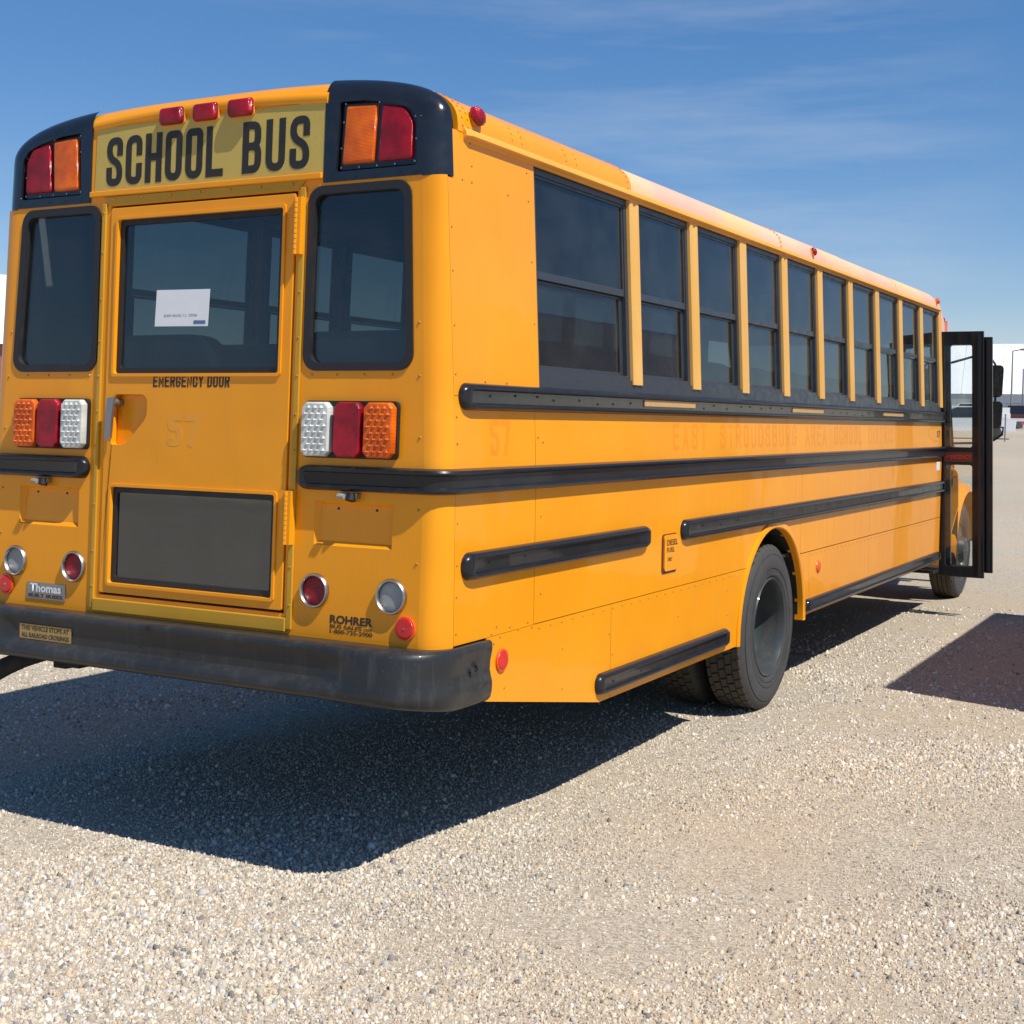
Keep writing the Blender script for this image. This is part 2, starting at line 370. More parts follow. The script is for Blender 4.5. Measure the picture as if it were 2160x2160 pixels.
# ---- lettering: condensed stroke capitals and the built-in font
def rpath(pts, r, n=4):
    out = [pts[0]]
    for i in range(1, len(pts)-1):
        p = Vector(pts[i]); a = Vector(pts[i-1]); b = Vector(pts[i+1])
        u = (a-p); w = (b-p); t = min(r, u.length*.5, w.length*.5); u.normalize(); w.normalize()
        p0 = p+u*t; p1 = p+w*t
        for k in range(n+1):
            q = k/n; out.append(tuple(p0*(1-q)**2+p*2*q*(1-q)+p1*q*q))
    out.append(pts[-1]); res = [out[0]]
    for p in out[1:]:
        if (Vector(p)-Vector(res[-1])).length > 1e-4: res.append(p)
    return res
def glyph(ch, w, r):
    m = 0.52
    G = {'S': [(w, .72), (w, 1), (0, 1), (0, .60), (w, .42), (w, 0), (0, 0), (0, .28)], 'C': [(w, .68), (w, 1), (0, 1), (0, 0), (w, 0), (w, .32)],
         'O': [(w/2, 1), (0, 1), (0, 0), (w, 0), (w, 1), (w/2, 1)], 'U': [(0, 1), (0, 0), (w, 0), (w, 1)],
         'G': [(w, .70), (w, 1), (0, 1), (0, 0), (w, 0), (w, .42), (w*.6, .42)], '5': [(w, 1), (0, 1), (0, .58), (w, .58), (w, 0), (0, 0), (0, .2)],
         '7': None, '0': [(w/2, 1), (0, 1), (0, 0), (w, 0), (w, 1), (w/2, 1)]}
    if ch in G and G[ch]: return [rpath(G[ch], r, 6)]
    H = {'H': [[(0, 0), (0, 1)], [(w, 0), (w, 1)], [(0, m), (w, m)]], 'L': [[(0, 1), (0, 0), (w, 0)]],
         'B': [[(0, 0), (0, 1)], rpath([(0, 1), (w*.95, 1), (w*.95, m), (0, m)], r*.8, 5), rpath([(0, m), (w, m), (w, 0), (0, 0)], r*.8, 5)],
         'E': [[(w, 1), (0, 1), (0, 0), (w, 0)], [(0, m), (w*.8, m)]], 'M': [[(0, 0), (0, 1), (w*.6, .25), (w*1.2, 1), (w*1.2, 0)]],
         'R': [[(0, 0), (0, 1)], rpath([(0, 1), (w, 1), (w, m-.04), (0, m-.04)], r*.8, 5), [(w*.5, m), (w, 0)]], 'N': [[(0, 0), (0, 1), (w, 0), (w, 1)]],
         'Y': [[(0, 1), (w/2, m), (w, 1)], [(w/2, m), (w/2, 0)]], 'D': [[(0, 0), (0, 1)], rpath([(0, 1), (w, 1), (w, 0), (0, 0)], r, 5)],
         'A': [[(0, 0), (w/2, 1), (w, 0)], [(w*.2, .3), (w*.8, .3)]], 'T': [[(0, 1), (w, 1)], [(w/2, 1), (w/2, 0)]], 'I': [[(0, 0), (0, 1)]],
         '7': [[(0, 1), (w, 1), (w*.35, 0)]], 'V': [[(0, 1), (w/2, 0), (w, 1)]], 'P': [[(0, 0), (0, 1)], rpath([(0, 1), (w, 1), (w, .45), (0, .45)], r*.8, 5)]}
    return H[ch]
def stroke_text(name, text, mat, mp, x0, z0, x1, z1, sw, wr=0.42, gap=0.30, space=0.55, r=0.22, d0=0.0, d1=0.0015, parent=None, cuts=None):
    """capitals built from strokes, fitted to the box x0..x1, z0..z1; sw = stroke width (m)"""
    h = z1-z0; adv = 0; items = []
    for ch in text:
        if ch == ' ': adv += space; continue
        w = 0.0 if ch == 'I' else wr
        items.append((ch, adv)); adv += (w*1.2 if ch == 'M' else w)+gap
    tot = adv-gap; sx = (x1-x0-sw)/tot; H = h-sw
    mb = MB(); lift = 0.0
    for ch, ax in items:
        lift = 0.0
        for path in glyph(ch, wr, r):
            pts = [Vector((x0+sw/2+(ax+p[0])*sx, z0+sw/2+p[1]*H)) for p in path]
            cl = (pts[0]-pts[-1]).length < 1e-6
            if cl: pts = pts[:-1]
            nn = len(pts); vs = []
            for i, p in enumerate(pts):
                a = pts[i-1] if (cl or i) else None; b = pts[(i+1) % nn] if (cl or i < nn-1) else None
                da = (p-a).normalized() if a is not None else None; db = (b-p).normalized() if b is not None else None
                if da is None: da = db
                if db is None: db = da
                na = Vector((-da.y, da.x)); nb = Vector((-db.y, db.x)); mm = na+nb
                mm = mm/max(0.35, mm.dot(na)) if mm.length > 1e-6 else na
                e = Vector((0, 0))
                if not cl and i == 0: e = -da*sw*.5
                if not cl and i == nn-1: e = da*sw*.5
                for s in (1, -1):
                    q = p+e+mm*(s*sw*.5)
                    vs += [mp(q.x, q.y, d1+lift), mp(q.x, q.y, d0-.0004)]
            fs = []
            for i in range(nn if cl else nn-1):
                a = i*4; b = ((i+1) % nn)*4
                fs += [(a, b, b+2, a+2), (a, a+1, b+1, b), (a+2, b+2, b+3, a+3)]
            mb.add(vs, fs); lift += 0.00012
    return mb.build(name, mat, parent, fix=False)
def font_text(name, text, mat, mp, x0, z0, x1, z1, d0=0.001, parent=None, bold=0.0, shear=0.0):
    c = bpy.data.curves.new('t', 'FONT'); c.body = text; c.size = 1; c.offset = bold; c.shear = shear; c.resolution_u = 3
    t = bpy.data.objects.new('t', c); COL.objects.link(t)
    dg = bpy.context.evaluated_depsgraph_get(); me = bpy.data.meshes.new_from_object(t.evaluated_get(dg))
    bpy.data.objects.remove(t); bpy.data.curves.remove(c)
    xs = [v.co.x for v in me.vertices]; ys = [v.co.y for v in me.vertices]
    if not xs: return None
    ax, bx, ay, by = min(xs), max(xs), min(ys), max(ys)
    for v in me.vertices:
        v.co = mp(x0+(v.co.x-ax)/(bx-ax)*(x1-x0), z0+(v.co.y-ay)/(by-ay)*(z1-z0), d0)
    me.name = name
    me.materials.clear()
    return link(name, me, mat, parent)

# ------------------------------------------------------------------ the setting
def terrain_z(x, y):
    d = math.hypot(x-2, y); k = max(0.0, d-15)
    return 1.72*(1-math.exp(-(k/38)**1.35)) if k > 0 else 0.0
def gravel_mat():
    m, N, L, P = new_mat('ground_gravel')
    tc = N.new('ShaderNodeTexCoord')
    v = N.new('ShaderNodeTexVoronoi'); v.inputs['Scale'].default_value = 95; v.inputs['Randomness'].default_value = 1
    L.new(tc.outputs['Object'], v.inputs['Vector'])
    cr = N.new('ShaderNodeValToRGB'); e = cr.color_ramp.elements
    e[0].position = 0.0; e[0].color = (0.25, 0.217, 0.170, 1); e[1].position = 1.0; e[1].color = (0.58, 0.522, 0.435, 1)  # base colour darkened so gaps between the stones read as small shadows
    a = cr.color_ramp.elements.new(0.35); a.color = (0.395, 0.345, 0.268, 1)
    a = cr.color_ramp.elements.new(0.7); a.color = (0.47, 0.413, 0.325, 1)
    sp = N.new('ShaderNodeSeparateColor'); L.new(v.outputs['Color'], sp.inputs[0]); L.new(sp.outputs[0], cr.inputs['Fac'])
    n1 = N.new('ShaderNodeTexNoise'); n1.inputs['Scale'].default_value = 0.55; n1.inputs['Detail'].default_value = 5
    L.new(tc.outputs['Object'], n1.inputs['Vector'])
    mr = N.new('ShaderNodeMapRange'); mr.inputs['From Min'].default_value = 0.42; mr.inputs['From Max'].default_value = 0.66; mr.inputs['To Max'].default_value = 0.55
    L.new(n1.outputs['Fac'], mr.inputs['Value'])
    mx = N.new('ShaderNodeMixRGB'); mx.inputs['Color2'].default_value = (0.47, 0.372, 0.262, 1)
    L.new(mr.outputs[0], mx.inputs['Fac']); L.new(cr.outputs[0], mx.inputs['Color1'])
    n2 = N.new('ShaderNodeTexNoise'); n2.inputs['Scale'].default_value = 150; n2.inputs['Detail'].default_value = 3
    L.new(tc.outputs['Object'], n2.inputs['Vector'])
    mr2 = N.new('ShaderNodeMapRange'); mr2.inputs['From Min'].default_value = 0.3; mr2.inputs['From Max'].default_value = 0.7; mr2.inputs['To Min'].default_value = 0.72; mr2.inputs['To Max'].default_value = 1.15
    L.new(n2.outputs['Fac'], mr2.inputs['Value'])
    mm = N.new('ShaderNodeMixRGB'); mm.blend_type = 'MULTIPLY'; mm.inputs['Fac'].default_value = 1
    L.new(mx.outputs[0], mm.inputs['Color1']); L.new(mr2.outputs[0], mm.inputs['Color2'])
    n4 = N.new('ShaderNodeTexNoise'); n4.inputs['Scale'].default_value = 0.045; n4.inputs['Detail'].default_value = 6
    L.new(tc.outputs['Object'], n4.inputs['Vector'])
    mr4 = N.new('ShaderNodeMapRange'); mr4.inputs['From Min'].default_value = 0.3; mr4.inputs['From Max'].default_value = 0.7; mr4.inputs['To Min'].default_value = 0.86; mr4.inputs['To Max'].default_value = 1.12
    L.new(n4.outputs['Fac'], mr4.inputs['Value'])
    m4 = N.new('ShaderNodeMixRGB'); m4.blend_type = 'MULTIPLY'; m4.inputs['Fac'].default_value = 1
    L.new(mm.outputs[0], m4.inputs['Color1']); L.new(mr4.outputs[0], m4.inputs['Color2'])
    L.new(m4.outputs[0], P.inputs['Base Color'])
    P.inputs['Roughness'].default_value = 0.95; P.inputs['Specular IOR Level'].default_value = 0.15
    mu = N.new('ShaderNodeMath'); mu.operation = 'MULTIPLY_ADD'; mu.inputs[1].default_value = -1.2
    L.new(v.outputs['Distance'], mu.inputs[0]); L.new(n2.outputs['Fac'], mu.inputs[2])
    b = N.new('ShaderNodeBump'); b.inputs['Strength'].default_value = 0.35; b.inputs['Distance'].default_value = 0.004
    L.new(mu.outputs[0], b.inputs['Height']); L.new(b.outputs[0], P.inputs['Normal'])
    m, N, L, P = new_mat('stones')
    at = N.new('ShaderNodeAttribute'); at.attribute_name = 'stone_color'
    tc = N.new('ShaderNodeTexCoord'); n = N.new('ShaderNodeTexNoise'); n.inputs['Scale'].default_value = 220; n.inputs['Detail'].default_value = 2
    L.new(tc.outputs['Object'], n.inputs['Vector'])
    mr = N.new('ShaderNodeMapRange'); mr.inputs['To Min'].default_value = 0.8; mr.inputs['To Max'].default_value = 1.2
    L.new(n.outputs['Fac'], mr.inputs['Value'])
    mm = N.new('ShaderNodeMixRGB'); mm.blend_type = 'MULTIPLY'; mm.inputs['Fac'].default_value = 1
    L.new(at.outputs['Color'], mm.inputs['Color1']); L.new(mr.outputs[0], mm.inputs['Color2']); L.new(mm.outputs[0], P.inputs['Base Color'])
    P.inputs['Roughness'].default_value = 0.85; P.inputs['Specular IOR Level'].default_value = 0.2
gravel_mat()
def lumps(x, y):
    return 0.012*(np.sin(x*1.7+np.sin(y*1.1))*np.cos(y*1.3+.5))+0.006*np.sin(x*4.1+y*2.3)*np.sin(y*3.7-x)
def build_ground():
    # one sheet: fine rings near the bus, coarse far out to the horizon
    rad = [0.0]+list(np.linspace(0.6, 16, 34))+[18, 20, 23, 26, 30, 35, 40, 47, 55, 65, 78, 95, 120, 160, 220, 320, 500, 800, 1200]
    n = 96; vs = [(2.0, 0.0, 0.0)]; fs = []
    for r in rad[1:]:
        for k in range(n):
            a = 2*pi*k/n; x = 2+r*cos(a); y = r*sin(a)
            vs.append((x, y, terrain_z(x, y)+(0.5*float(lumps(x, y)) if r < 14 else 0)))
    for k in range(n): fs.append((0, 1+k, 1+(k+1) % n))
    for i in range(len(rad)-2):
        for k in range(n):
            a = 1+i*n+k; b = 1+i*n+(k+1) % n; fs.append((a, a+n, b+n, b))
    o = mesh('ground', vs, fs, 'ground_gravel', None, 60); o['kind'] = 'structure'
build_ground()
def ground_at(u, v):
    d = fw+r2*((u-1108.3)/2852.6)-u2*((v-1008.06)/2852.6); k = -CAM.z/d.z; return CAM+d*k
PATCH = []
for u, v, rr, nn in ((200, 2080, .75, 2600), (520, 2040, .45, 900), (60, 1900, .5, 900), (2060, 1990, .55, 900), (1700, 1950, .45, 350), (1330, 1900, .35, 250), (1750, 1430, .5, 500), (1500, 2120, .5, 450), (900, 2120, .6, 500)):
    p = ground_at(u, v); PATCH.append((p.x, p.y, rr, nn))
def build_stones():
    bare = [(ground_at(u, v), r) for u, v, r in ((1720, 1690, .75), (1380, 1760, .45), (1560, 1830, .5), (1950, 1700, .4), (1250, 2050, .5), (1650, 2040, .45))]
    def zone(n, r0, r1, smin, smed, smax, spread, p=1.0, thin=.35):
        u = rng.random(n); r = (r0**p+(r1**p-r0**p)*u)**(1/p)
        ang = YAW+pi/2-rng.uniform(-0.48, 0.46, n)
        x = CAM.x+r*np.cos(ang); y = CAM.y+r*np.sin(ang)
        s = np.clip(smed*np.exp(rng.normal(0, spread, n)), smin, smax)
        # coarse stones gather in patches, the rest is finer grit
        c = np.sin(x*1.3+1.0+np.sin(y*.9))*np.cos(y*1.1-.4*x)+.5*np.sin(x*3.1-y*2.2)+.35*np.sin(x*7.3+y*5.1)*np.sin(y*8.2-x*3)
        q = np.clip(1-thin+thin*c, .3, 1.0)
        for b, rr in bare: q = q*(1-thin*1.2*np.exp(-((x-b.x)**2+(y-b.y)**2)/rr**2))
        keep = rng.random(n) < q
        s = s*np.clip(1+0.2*c, .75, 1.3)
        return x[keep], y[keep], s[keep]
    fine = [zone(125000, 3.2, 7.6, .0024, .0036, .0075, .32, 1.15, .04), zone(40000, 7.0, 12, .0040, .0056, .011, .28, 1.3, .2)]
    big = [zone(64000, 3.2, 8.0, .0038, .0056, .011, .32, 1.25, .30), zone(5200, 3.2, 9, .0068, .0088, .015, .25, 1.5, .5), zone(16000, 7.4, 14, .006, .0082, .016, .3, 1.4, .4)]
    for (px, py, rr, nn) in PATCH:
        a = rng.random(nn)*2*pi; q = rr*np.sqrt(rng.random(nn))*rng.uniform(.4, 1.2, nn)
        big.append((px+q*np.cos(a), py+q*np.sin(a), np.clip(.0072*np.exp(rng.normal(0, .38, nn)), .004, .016)))
    VV = []; FF = []; CC = []; base = 0
    pal = np.array([1.035, 1.050, 1.075])*np.array([(.54, .465, .355), (.60, .53, .42), (.64, .60, .53), (.44, .37, .28), (.45, .43, .40), (.23, .21, .185), (.53, .40, .275)])
    for parts, k in ((fine, 3), (big, 4)):
        x = np.concatenate([p[0] for p in parts]); y = np.concatenate([p[1] for p in parts]); s = np.concatenate([p[2] for p in parts])
        n = len(x); z = 0.5*lumps(x, y); ang = np.arange(k)*2*pi/k
        th = rng.random(n)*2*pi; el = rng.uniform(.45, 1.0, n); hh = rng.uniform(.65, 1.5, n)
        V = np.zeros((n, 2*k+1, 3))
        for j in range(k):
            a = ang[j]+th+rng.uniform(-.3, .3, n); ra = s*rng.uniform(.75, 1.5, n); rb = s*rng.uniform(.4, 1.05, n)
            V[:, j, 0] = np.cos(a)*ra; V[:, j, 1] = np.sin(a)*ra*el; V[:, j, 2] = -s*.25
            a2 = a+.4+rng.uniform(-.3, .3, n)
            V[:, k+j, 0] = np.cos(a2)*rb; V[:, k+j, 1] = np.sin(a2)*rb*el; V[:, k+j, 2] = s*hh*rng.uniform(.35, 1.05, n)
        V[:, 2*k, 0] = s*rng.uniform(-.3, .3, n); V[:, 2*k, 1] = s*rng.uniform(-.3, .3, n); V[:, 2*k, 2] = V[:, k:2*k, 2].max(1)*rng.uniform(.85, 1.05, n)
        V[:, :, 2] += V[:, :, 0]*rng.uniform(-.55, .55, n)[:, None]
        ph = rng.random(n)*2*pi; c, sn = np.cos(ph)[:, None], np.sin(ph)[:, None]
        X = V[:, :, 0]*c-V[:, :, 1]*sn; Y = V[:, :, 0]*sn+V[:, :, 1]*c
        V[:, :, 0] = X+x[:, None]; V[:, :, 1] = Y+y[:, None]; V[:, :, 2] += z[:, None]
        tri = []
        for j in range(k):
            q = (j+1) % k
            tri += [(j, q, k+j), (q, k+q, k+j), (k+j, k+q, 2*k)]
        F = (np.array(tri)[None]+(np.arange(n)*(2*k+1))[:, None, None]).reshape(-1, 3)+base
        idx = rng.choice(len(pal), n, p=[.27, .19, .12, .18, .09, .09, .06])  # dark stones mixed in, their share raised to stand for small shadows
        col = pal[idx]*rng.uniform(.76, 1.16, (n, 1))
        warm = np.zeros(n)
        for b, rr in bare: warm = np.maximum(warm, np.exp(-((x-b.x)**2+(y-b.y)**2)/(rr*1.5)**2))
        col = col*(1-(warm[:, None])*np.array([.02, .07, .14]))
        C4 = np.ones((n, 2*k+1, 4), np.float32); C4[:, :, :3] = col[:, None, :]
        VV.append(V.reshape(-1, 3)); FF.append(F); CC.append(C4.reshape(-1, 4)); base += n*(2*k+1)
    V = np.concatenate(VV); F = np.concatenate(FF); C4 = np.concatenate(CC)
    me = bpy.data.meshes.new('gravel')
    me.vertices.add(len(V)); me.vertices.foreach_set('co', V.reshape(-1).astype(np.float32))
    me.loops.add(F.size); me.loops.foreach_set('vertex_index', F.reshape(-1).astype(np.int32))
    me.polygons.add(len(F)); me.polygons.foreach_set('loop_start', (np.arange(len(F))*3).astype(np.int32))
    me.polygons.foreach_set('loop_total', np.full(len(F), 3, np.int32))
    me.update(calc_edges=True); me.validate()
    at_ = me.attributes.new('stone_color', 'FLOAT_COLOR', 'POINT'); at_.data.foreach_set('color', C4.reshape(-1))
    o = link('gravel', me, 'stones'); o['kind'] = 'stuff'
    tag(o, 'loose tan and grey gravel covering the yard', 'gravel')
    print('stone triangles', len(F))
build_stones()

# ------------------------------------------------------------------ the school bus
S, T, ZB, W = 0.0418, 0.049, 1.62, 1.22       # rear lean, tumblehome above the belt, half width
YE = 8.80                                     # front end of the passenger side wall
bus = empty('school_bus'); tag(bus, 'long yellow school bus with black rub rails, its front passenger door folded open', 'school bus')
def RP(x, z, d=0.0): return (x, S*(z-0.9)-d, z)
def sidex(z): return W-T*max(0.0, z-ZB)
def SPR(y, z, d=0.0): return (sidex(z)+d, y, z)
def SPL(y, z, d=0.0): return (-(sidex(z)+d), y, z)
ROOF_N, CROWN, EAVE = 3.0, 3.12, 2.88
def section(n_roof=22, zmin=0.93):
    """right half outline from the bottom edge up to the crown: [(x, z)]"""
    pts = [(sidex(z), z) for z in (zmin, 1.2, 1.5, ZB, 1.9, 2.2, 2.5, 2.70, 2.80)]
    xe = sidex(EAVE)
    for k in range(n_roof+1):
        t = pi/2*(k/n_roof)
        pts.append((xe*cos(t)**(2/ROOF_N), EAVE+(CROWN-EAVE)*sin(t)**(2/ROOF_N)))
    return pts
def resample(pts, step):
    out = [Vector(pts[0])]
    for a, b in zip(pts[:-1], pts[1:]):
        a = Vector(a); b = Vector(b); m = max(1, int(math.ceil((b-a).length/step)))
        out += [a.lerp(b, (i+1)/m) for i in range(m)]
    return out
SEC = resample(section(40), 0.035)
def normals(P):
    out = []
    for i, p in enumerate(P):
        t = (P[min(i+1, len(P)-1)]-P[max(i-1, 0)]).normalized()
        out.append(Vector((t.y, -t.x)))
    out[-1] = Vector((0, 1)); return out
NOR = normals(SEC)
FR = 0.085                                    # radius of the rounded rear edge
def fillet(name, mat, sel, y1, parent, sx=1, proud=0.0, both=False, mid=None):
    ids = [i for i in range(len(SEC)) if sel(SEC[i])]
    cols = []
    for i in ids:
        p, n = SEC[i], NOR[i]; c = []
        for k in range(9):
            a = pi/2*k/8
            q = p-n*(FR*(1-sin(a)))+n*proud*sin(a)
            yr = S*(q.y-0.9)-proud*cos(a)
            yy = yr+(y1(q.y)-yr)*(1-cos(a))
            c.append((sx*q.x, yy, q.y))
        cols.append(c)
    if both: cols = cols+[[(-x, y, z) for x, y, z in c] for c in cols[::-1][1:]]
    vs = [v for c in cols for v in c]; fs = []
    for i in range(len(cols)-1):
        for k in range(8): fs.append((i*9+k, (i+1)*9+k, (i+1)*9+k+1, i*9+k+1))
    return mesh(name, vs, fs, mat, parent, 50)
XI = [(p-n*FR) for p, n in zip(SEC, NOR)]      # outline of the flat rear face
XCAP = 0.625
for sx in (1, -1):
    fillet('corner_post', 'yellow', lambda p: p.y <= 2.72, lambda z: 0.115, bus, sx)
fillet('roof_lip', 'yellow', lambda p: p.x <= XCAP+.03 and p.y > 2.9, lambda z: 0.20, bus, both=True)

# ---- rear wall: sheet with openings for both windows, the door and the two plate pockets
wall_r = [(q.x, q.y) for q in XI if q.y <= 2.70]
wall_r = [(wall_r[0][0], 0.93)]+wall_r[1:]+[(XI[[i for i, q in enumerate(XI) if q.y <= 2.70][-1]].x, 2.70)]
outer = wall_r+[(-x, z) for x, z in wall_r[::-1]]
def win_loop(sx, g=0.0):
    l = round_poly([(0.562+g, 1.976+g), (1.069-g, 1.976+g), (1.031-g, 2.682-g), (0.564+g, 2.682-g)], 0.06-g*.6, 6)
    return l if sx > 0 else [(-x, z) for x, z in l[::-1]]
DOOR = [(-0.503, 1.015), (0.503, 1.015), (0.503, 2.678), (-0.503, 2.678)]
def pocket(sx): return [(sx*0.638, 1.295), (sx*1.003, 1.295), (sx*1.003, 1.466), (sx*0.638, 1.466)]
plate('rear_wall', 'yellow', RP, outer, [win_loop(1), win_loop(-1), DOOR, round_poly(pocket(1), .006, 2), round_poly(pocket(-1), .006, 2)], -0.03, 0.0, bus)
for sx in (1, -1):
    pk = empty('plate_pocket', parent=bus)
    # pan sinks towards its top, flush along the bottom edge
    mb = MB(); P4 = pocket(sx)
    inn = [(sx*0.652, 1.312), (sx*0.990, 1.312), (sx*0.990, 1.452), (sx*0.652, 1.452)]
    vs = [RP(x, z, -.002) for x, z in P4]+[RP(x, z, -.016 if z < 1.4 else -.024) for x, z in inn]
    mb.add(vs, [(4, 5, 6, 7)]+[(i, (i+1) % 4, 4+(i+1) % 4, 4+i) for i in range(4)])
    mb.build('pan', 'yellow', pk, fix=False)
    for bx in (0.735, 0.915): dome('screw', 'hub_dark', RP, circle(sx*bx, 1.438, .006, 8), -.024, -.019, .004, pk, 2)
# ---- rear side windows
for sx in (1, -1):
    w = empty('rear_window', parent=bus)
    plate('gasket', 'gasket', RP, win_loop(sx, -.006), [win_loop(sx, .026)], -0.022, 0.007, w, bevel=.004)
    plate('pane', 'glass_tint', RP, win_loop(sx, .02), (), -0.018, -0.014, w)
# ---- header, sign, sill and door jamb strips
hd = [(-XCAP-.004, 2.7), (XCAP+.004, 2.7)]+[(x, z) for x, z in [(q.x, q.y) for q in XI if q.x <= XCAP and q.y > 2.9]]
hd = hd+[(-x, z) for x, z in [(q.x, q.y) for q in XI if q.x <= XCAP and q.y > 2.9][::-1][1:]]
plate('rear_header', 'yellow', RP, hd, (), -0.03, 0.0, bus)
plate('name_board', 'sign_yellow', RP, [(-.604, 2.741), (.632, 2.735), (.640, 3.018), (-.598, 3.018)], (), 0.0, 0.003, bus, bevel=.001)
mb = MB()
for q in [0]:
    pts = [(x, 3.028+0.026*(1-(x/.63)**2)) for x in np.linspace(-.612, .636, 15)]
    prof = [(-.020, .0), (-.019, .006), (-.010, .011), (.004, .012), (.016, .008), (.024, .0)]
    vs = []; fs = []
    for (x, z) in pts:
        vs += [RP(x, z+b, d) for b, d in prof]
    m = len(prof)
    for i in range(len(pts)-1):
        for j in range(m-1): fs.append((i*m+j, (i+1)*m+j, (i+1)*m+j+1, i*m+j+1))
    fs.append(tuple(range(m))); fs.append(tuple((len(pts)-1)*m+j for j in range(m)))
    mb.add(vs, fs)
mb.build('visor_bead', 'yellow', bus, 50)
plate('door_header', 'yellow', RP, [(-.622, 2.722), (.622, 2.716), (.622, 2.741), (-.622, 2.746)], (), 0.0, 0.016, bus, bevel=.004)
plate('door_jamb', 'yellow_strip', RP, [(-.507, 2.682), (.507, 2.682), (.545, 2.718), (-.545, 2.718)], (), 0.0, 0.007, bus, bevel=.002)
plate('door_jamb', 'yellow_strip', RP, [(-.546, .955), (-.524, .955), (-.524, 2.69), (-.546, 2.69)], (), 0.0, 0.011, bus, bevel=.003)
plate('door_jamb', 'yellow_strip', RP, [(.520, .955), (.546, .955), (.546, 2.69), (.520, 2.69)], (), 0.0, 0.011, bus, bevel=.003)
plate('door_sill', 'yellow_strip', RP, [(-.524, .945), (.520, .945), (.520, 1.000), (-.524, 1.000)], (), 0.0, 0.016, bus, bevel=.004)
# ---- emergency door
door = empty('emergency_door', parent=bus)
dz = 0.007
hand = round_poly([(-.452, 1.660), (-.375, 1.660), (-.255, 1.775), (-.255, 1.872), (-.440, 1.872), (-.455, 1.80)], [.01, .06, .07, .03, .02, .02], 6)
hand = [(x, z) for x, z in hand]
dw = rrect(-.448, 1.962, .440, 2.616, .012, 3); lw = rrect(-.440, 1.071, .444, 1.480, .012, 3)
skin = plate('skin', 'yellow', RP, rrect(-.496, 1.026, .496, 2.668, .008, 2), [dw, lw, hand], -0.025, dz, door, bevel=.003)
plate('backing', 'black_flat', RP, rrect(-.503, 1.016, .503, 2.678, .005, 2), [rrect(-.47, 1.04, .47, 1.50, .01, 2), rrect(-.47, 1.94, .47, 2.64, .01, 2), hand], -0.06, -0.027, door)
for nm, (a, b, c, d) in (('upper', (-.448, 1.962, .440, 2.616)), ('lower', (-.440, 1.071, .444, 1.480))):
    w = empty('window', parent=door)
    plate('bead', 'yellow', RP, rrect(a-.014, b-.014, c+.014, d+.014, .016, 4), [rrect(a, b, c, d, .012, 4)], dz, dz+.007, w, bevel=.003)
    plate('gasket', 'gasket', RP, rrect(a-.002, b-.002, c+.002, d+.002, .012, 4), [rrect(a+.024, b+.024, c-.024, d-.024, .01, 3)], -0.022, -.004, w, bevel=.003)
    plate('pane', 'glass_tint' if nm == 'upper' else 'glass_dark', RP, rrect(a+.01, b+.01, c-.01, d-.01, .01, 2), (), -.016, -.012, w)
plate('handle_pocket', 'yellow', RP, [(x, z) for x, z in round_poly([(-.49, 1.62), (-.22, 1.62), (-.22, 1.90), (-.49, 1.90)], .02, 3)], (), -.032, -.027, door)
hb = MB()
hb.tube([RP(-.433, 1.838, -.026), RP(-.433, 1.838, .030)], .017, 12)
hb.add([RP(x, z, d) for d in (.022, .036) for x, z in [(-.415, 1.862), (-.456, 1.858), (-.462, 1.800), (-.463, 1.684), (-.440, 1.674), (-.432, 1.690), (-.424, 1.80)]],
       [tuple(range(7)), tuple(range(7, 14))[::-1]]+[(i, (i+1) % 7, 7+(i+1) % 7, 7+i) for i in range(7)])
hb.build('handle', 'dull_metal', door, 40)
for z0, z1 in ((2.425, 2.648), (1.290, 1.500)):
    h = empty('hinge', parent=door)
    MB().box((.490, -.004, z0), (.520, .030, z1), lambda x, d, z: RP(x, z, d)).build('leaf', 'yellow', h)
    MB().box((.5215, -.004, z0), (.545, .036, z1), lambda x, d, z: RP(x, z, d)).build('leaf', 'yellow', h)
    k = MB(); nk = 11
    for i in range(nk):
        a = z0+(z1-z0)*i/nk; b = z0+(z1-z0)*(i+.86)/nk
        k.tube([RP(.5215, a, .034), RP(.5215, b, .034)], .0085, 8)
    k.build('knuckles', 'yellow', h, 40)['kind'] = 'stuff'
stroke_text('lettering', 'EMERGENCY DOOR', 'dark_text', RP, -.222, 1.905, .192, 1.952, .0078, wr=.46, gap=.36, space=.45, r=.2, d0=dz, d1=dz+.001, parent=door)
stroke_text('ghost_number', '57', 'ghost_pale', RP, -.135, 1.66, .045, 1.795, .030, wr=.5, gap=.4, d0=dz, d1=dz+.0008, parent=door)
stroke_text('lettering', 'SCHOOL', 'black_text', RP, -.536, 2.764, .115, 2.972, .0315, wr=.40, gap=.34, r=.24, d0=.003, d1=.0045, parent=bus)
stroke_text('lettering', 'BUS', 'black_text', RP, .215, 2.764, .552, 2.972, .0315, wr=.40, gap=.34, r=.24, d0=.003, d1=.0045, parent=bus)
# notice set outside the door glass, where the sun brightens it
nt = empty('notice', parent=bus)
plate('sheet', 'paper', RP, [(-.242, 2.160), (.050, 2.156), (.056, 2.308), (-.236, 2.312)], (), -.0115, -.0105, nt)
font_text('print', 'EXP AUG 11, 2026', 'ink_grey', RP, -.19, 2.196, -.01, 2.208, -.0100, nt)
plate('stamp', 'ink_blue', RP, [(-.028, 2.166), (.036, 2.165), (.037, 2.180), (-.027, 2.181)], (), -.0104, -.0099, nt)
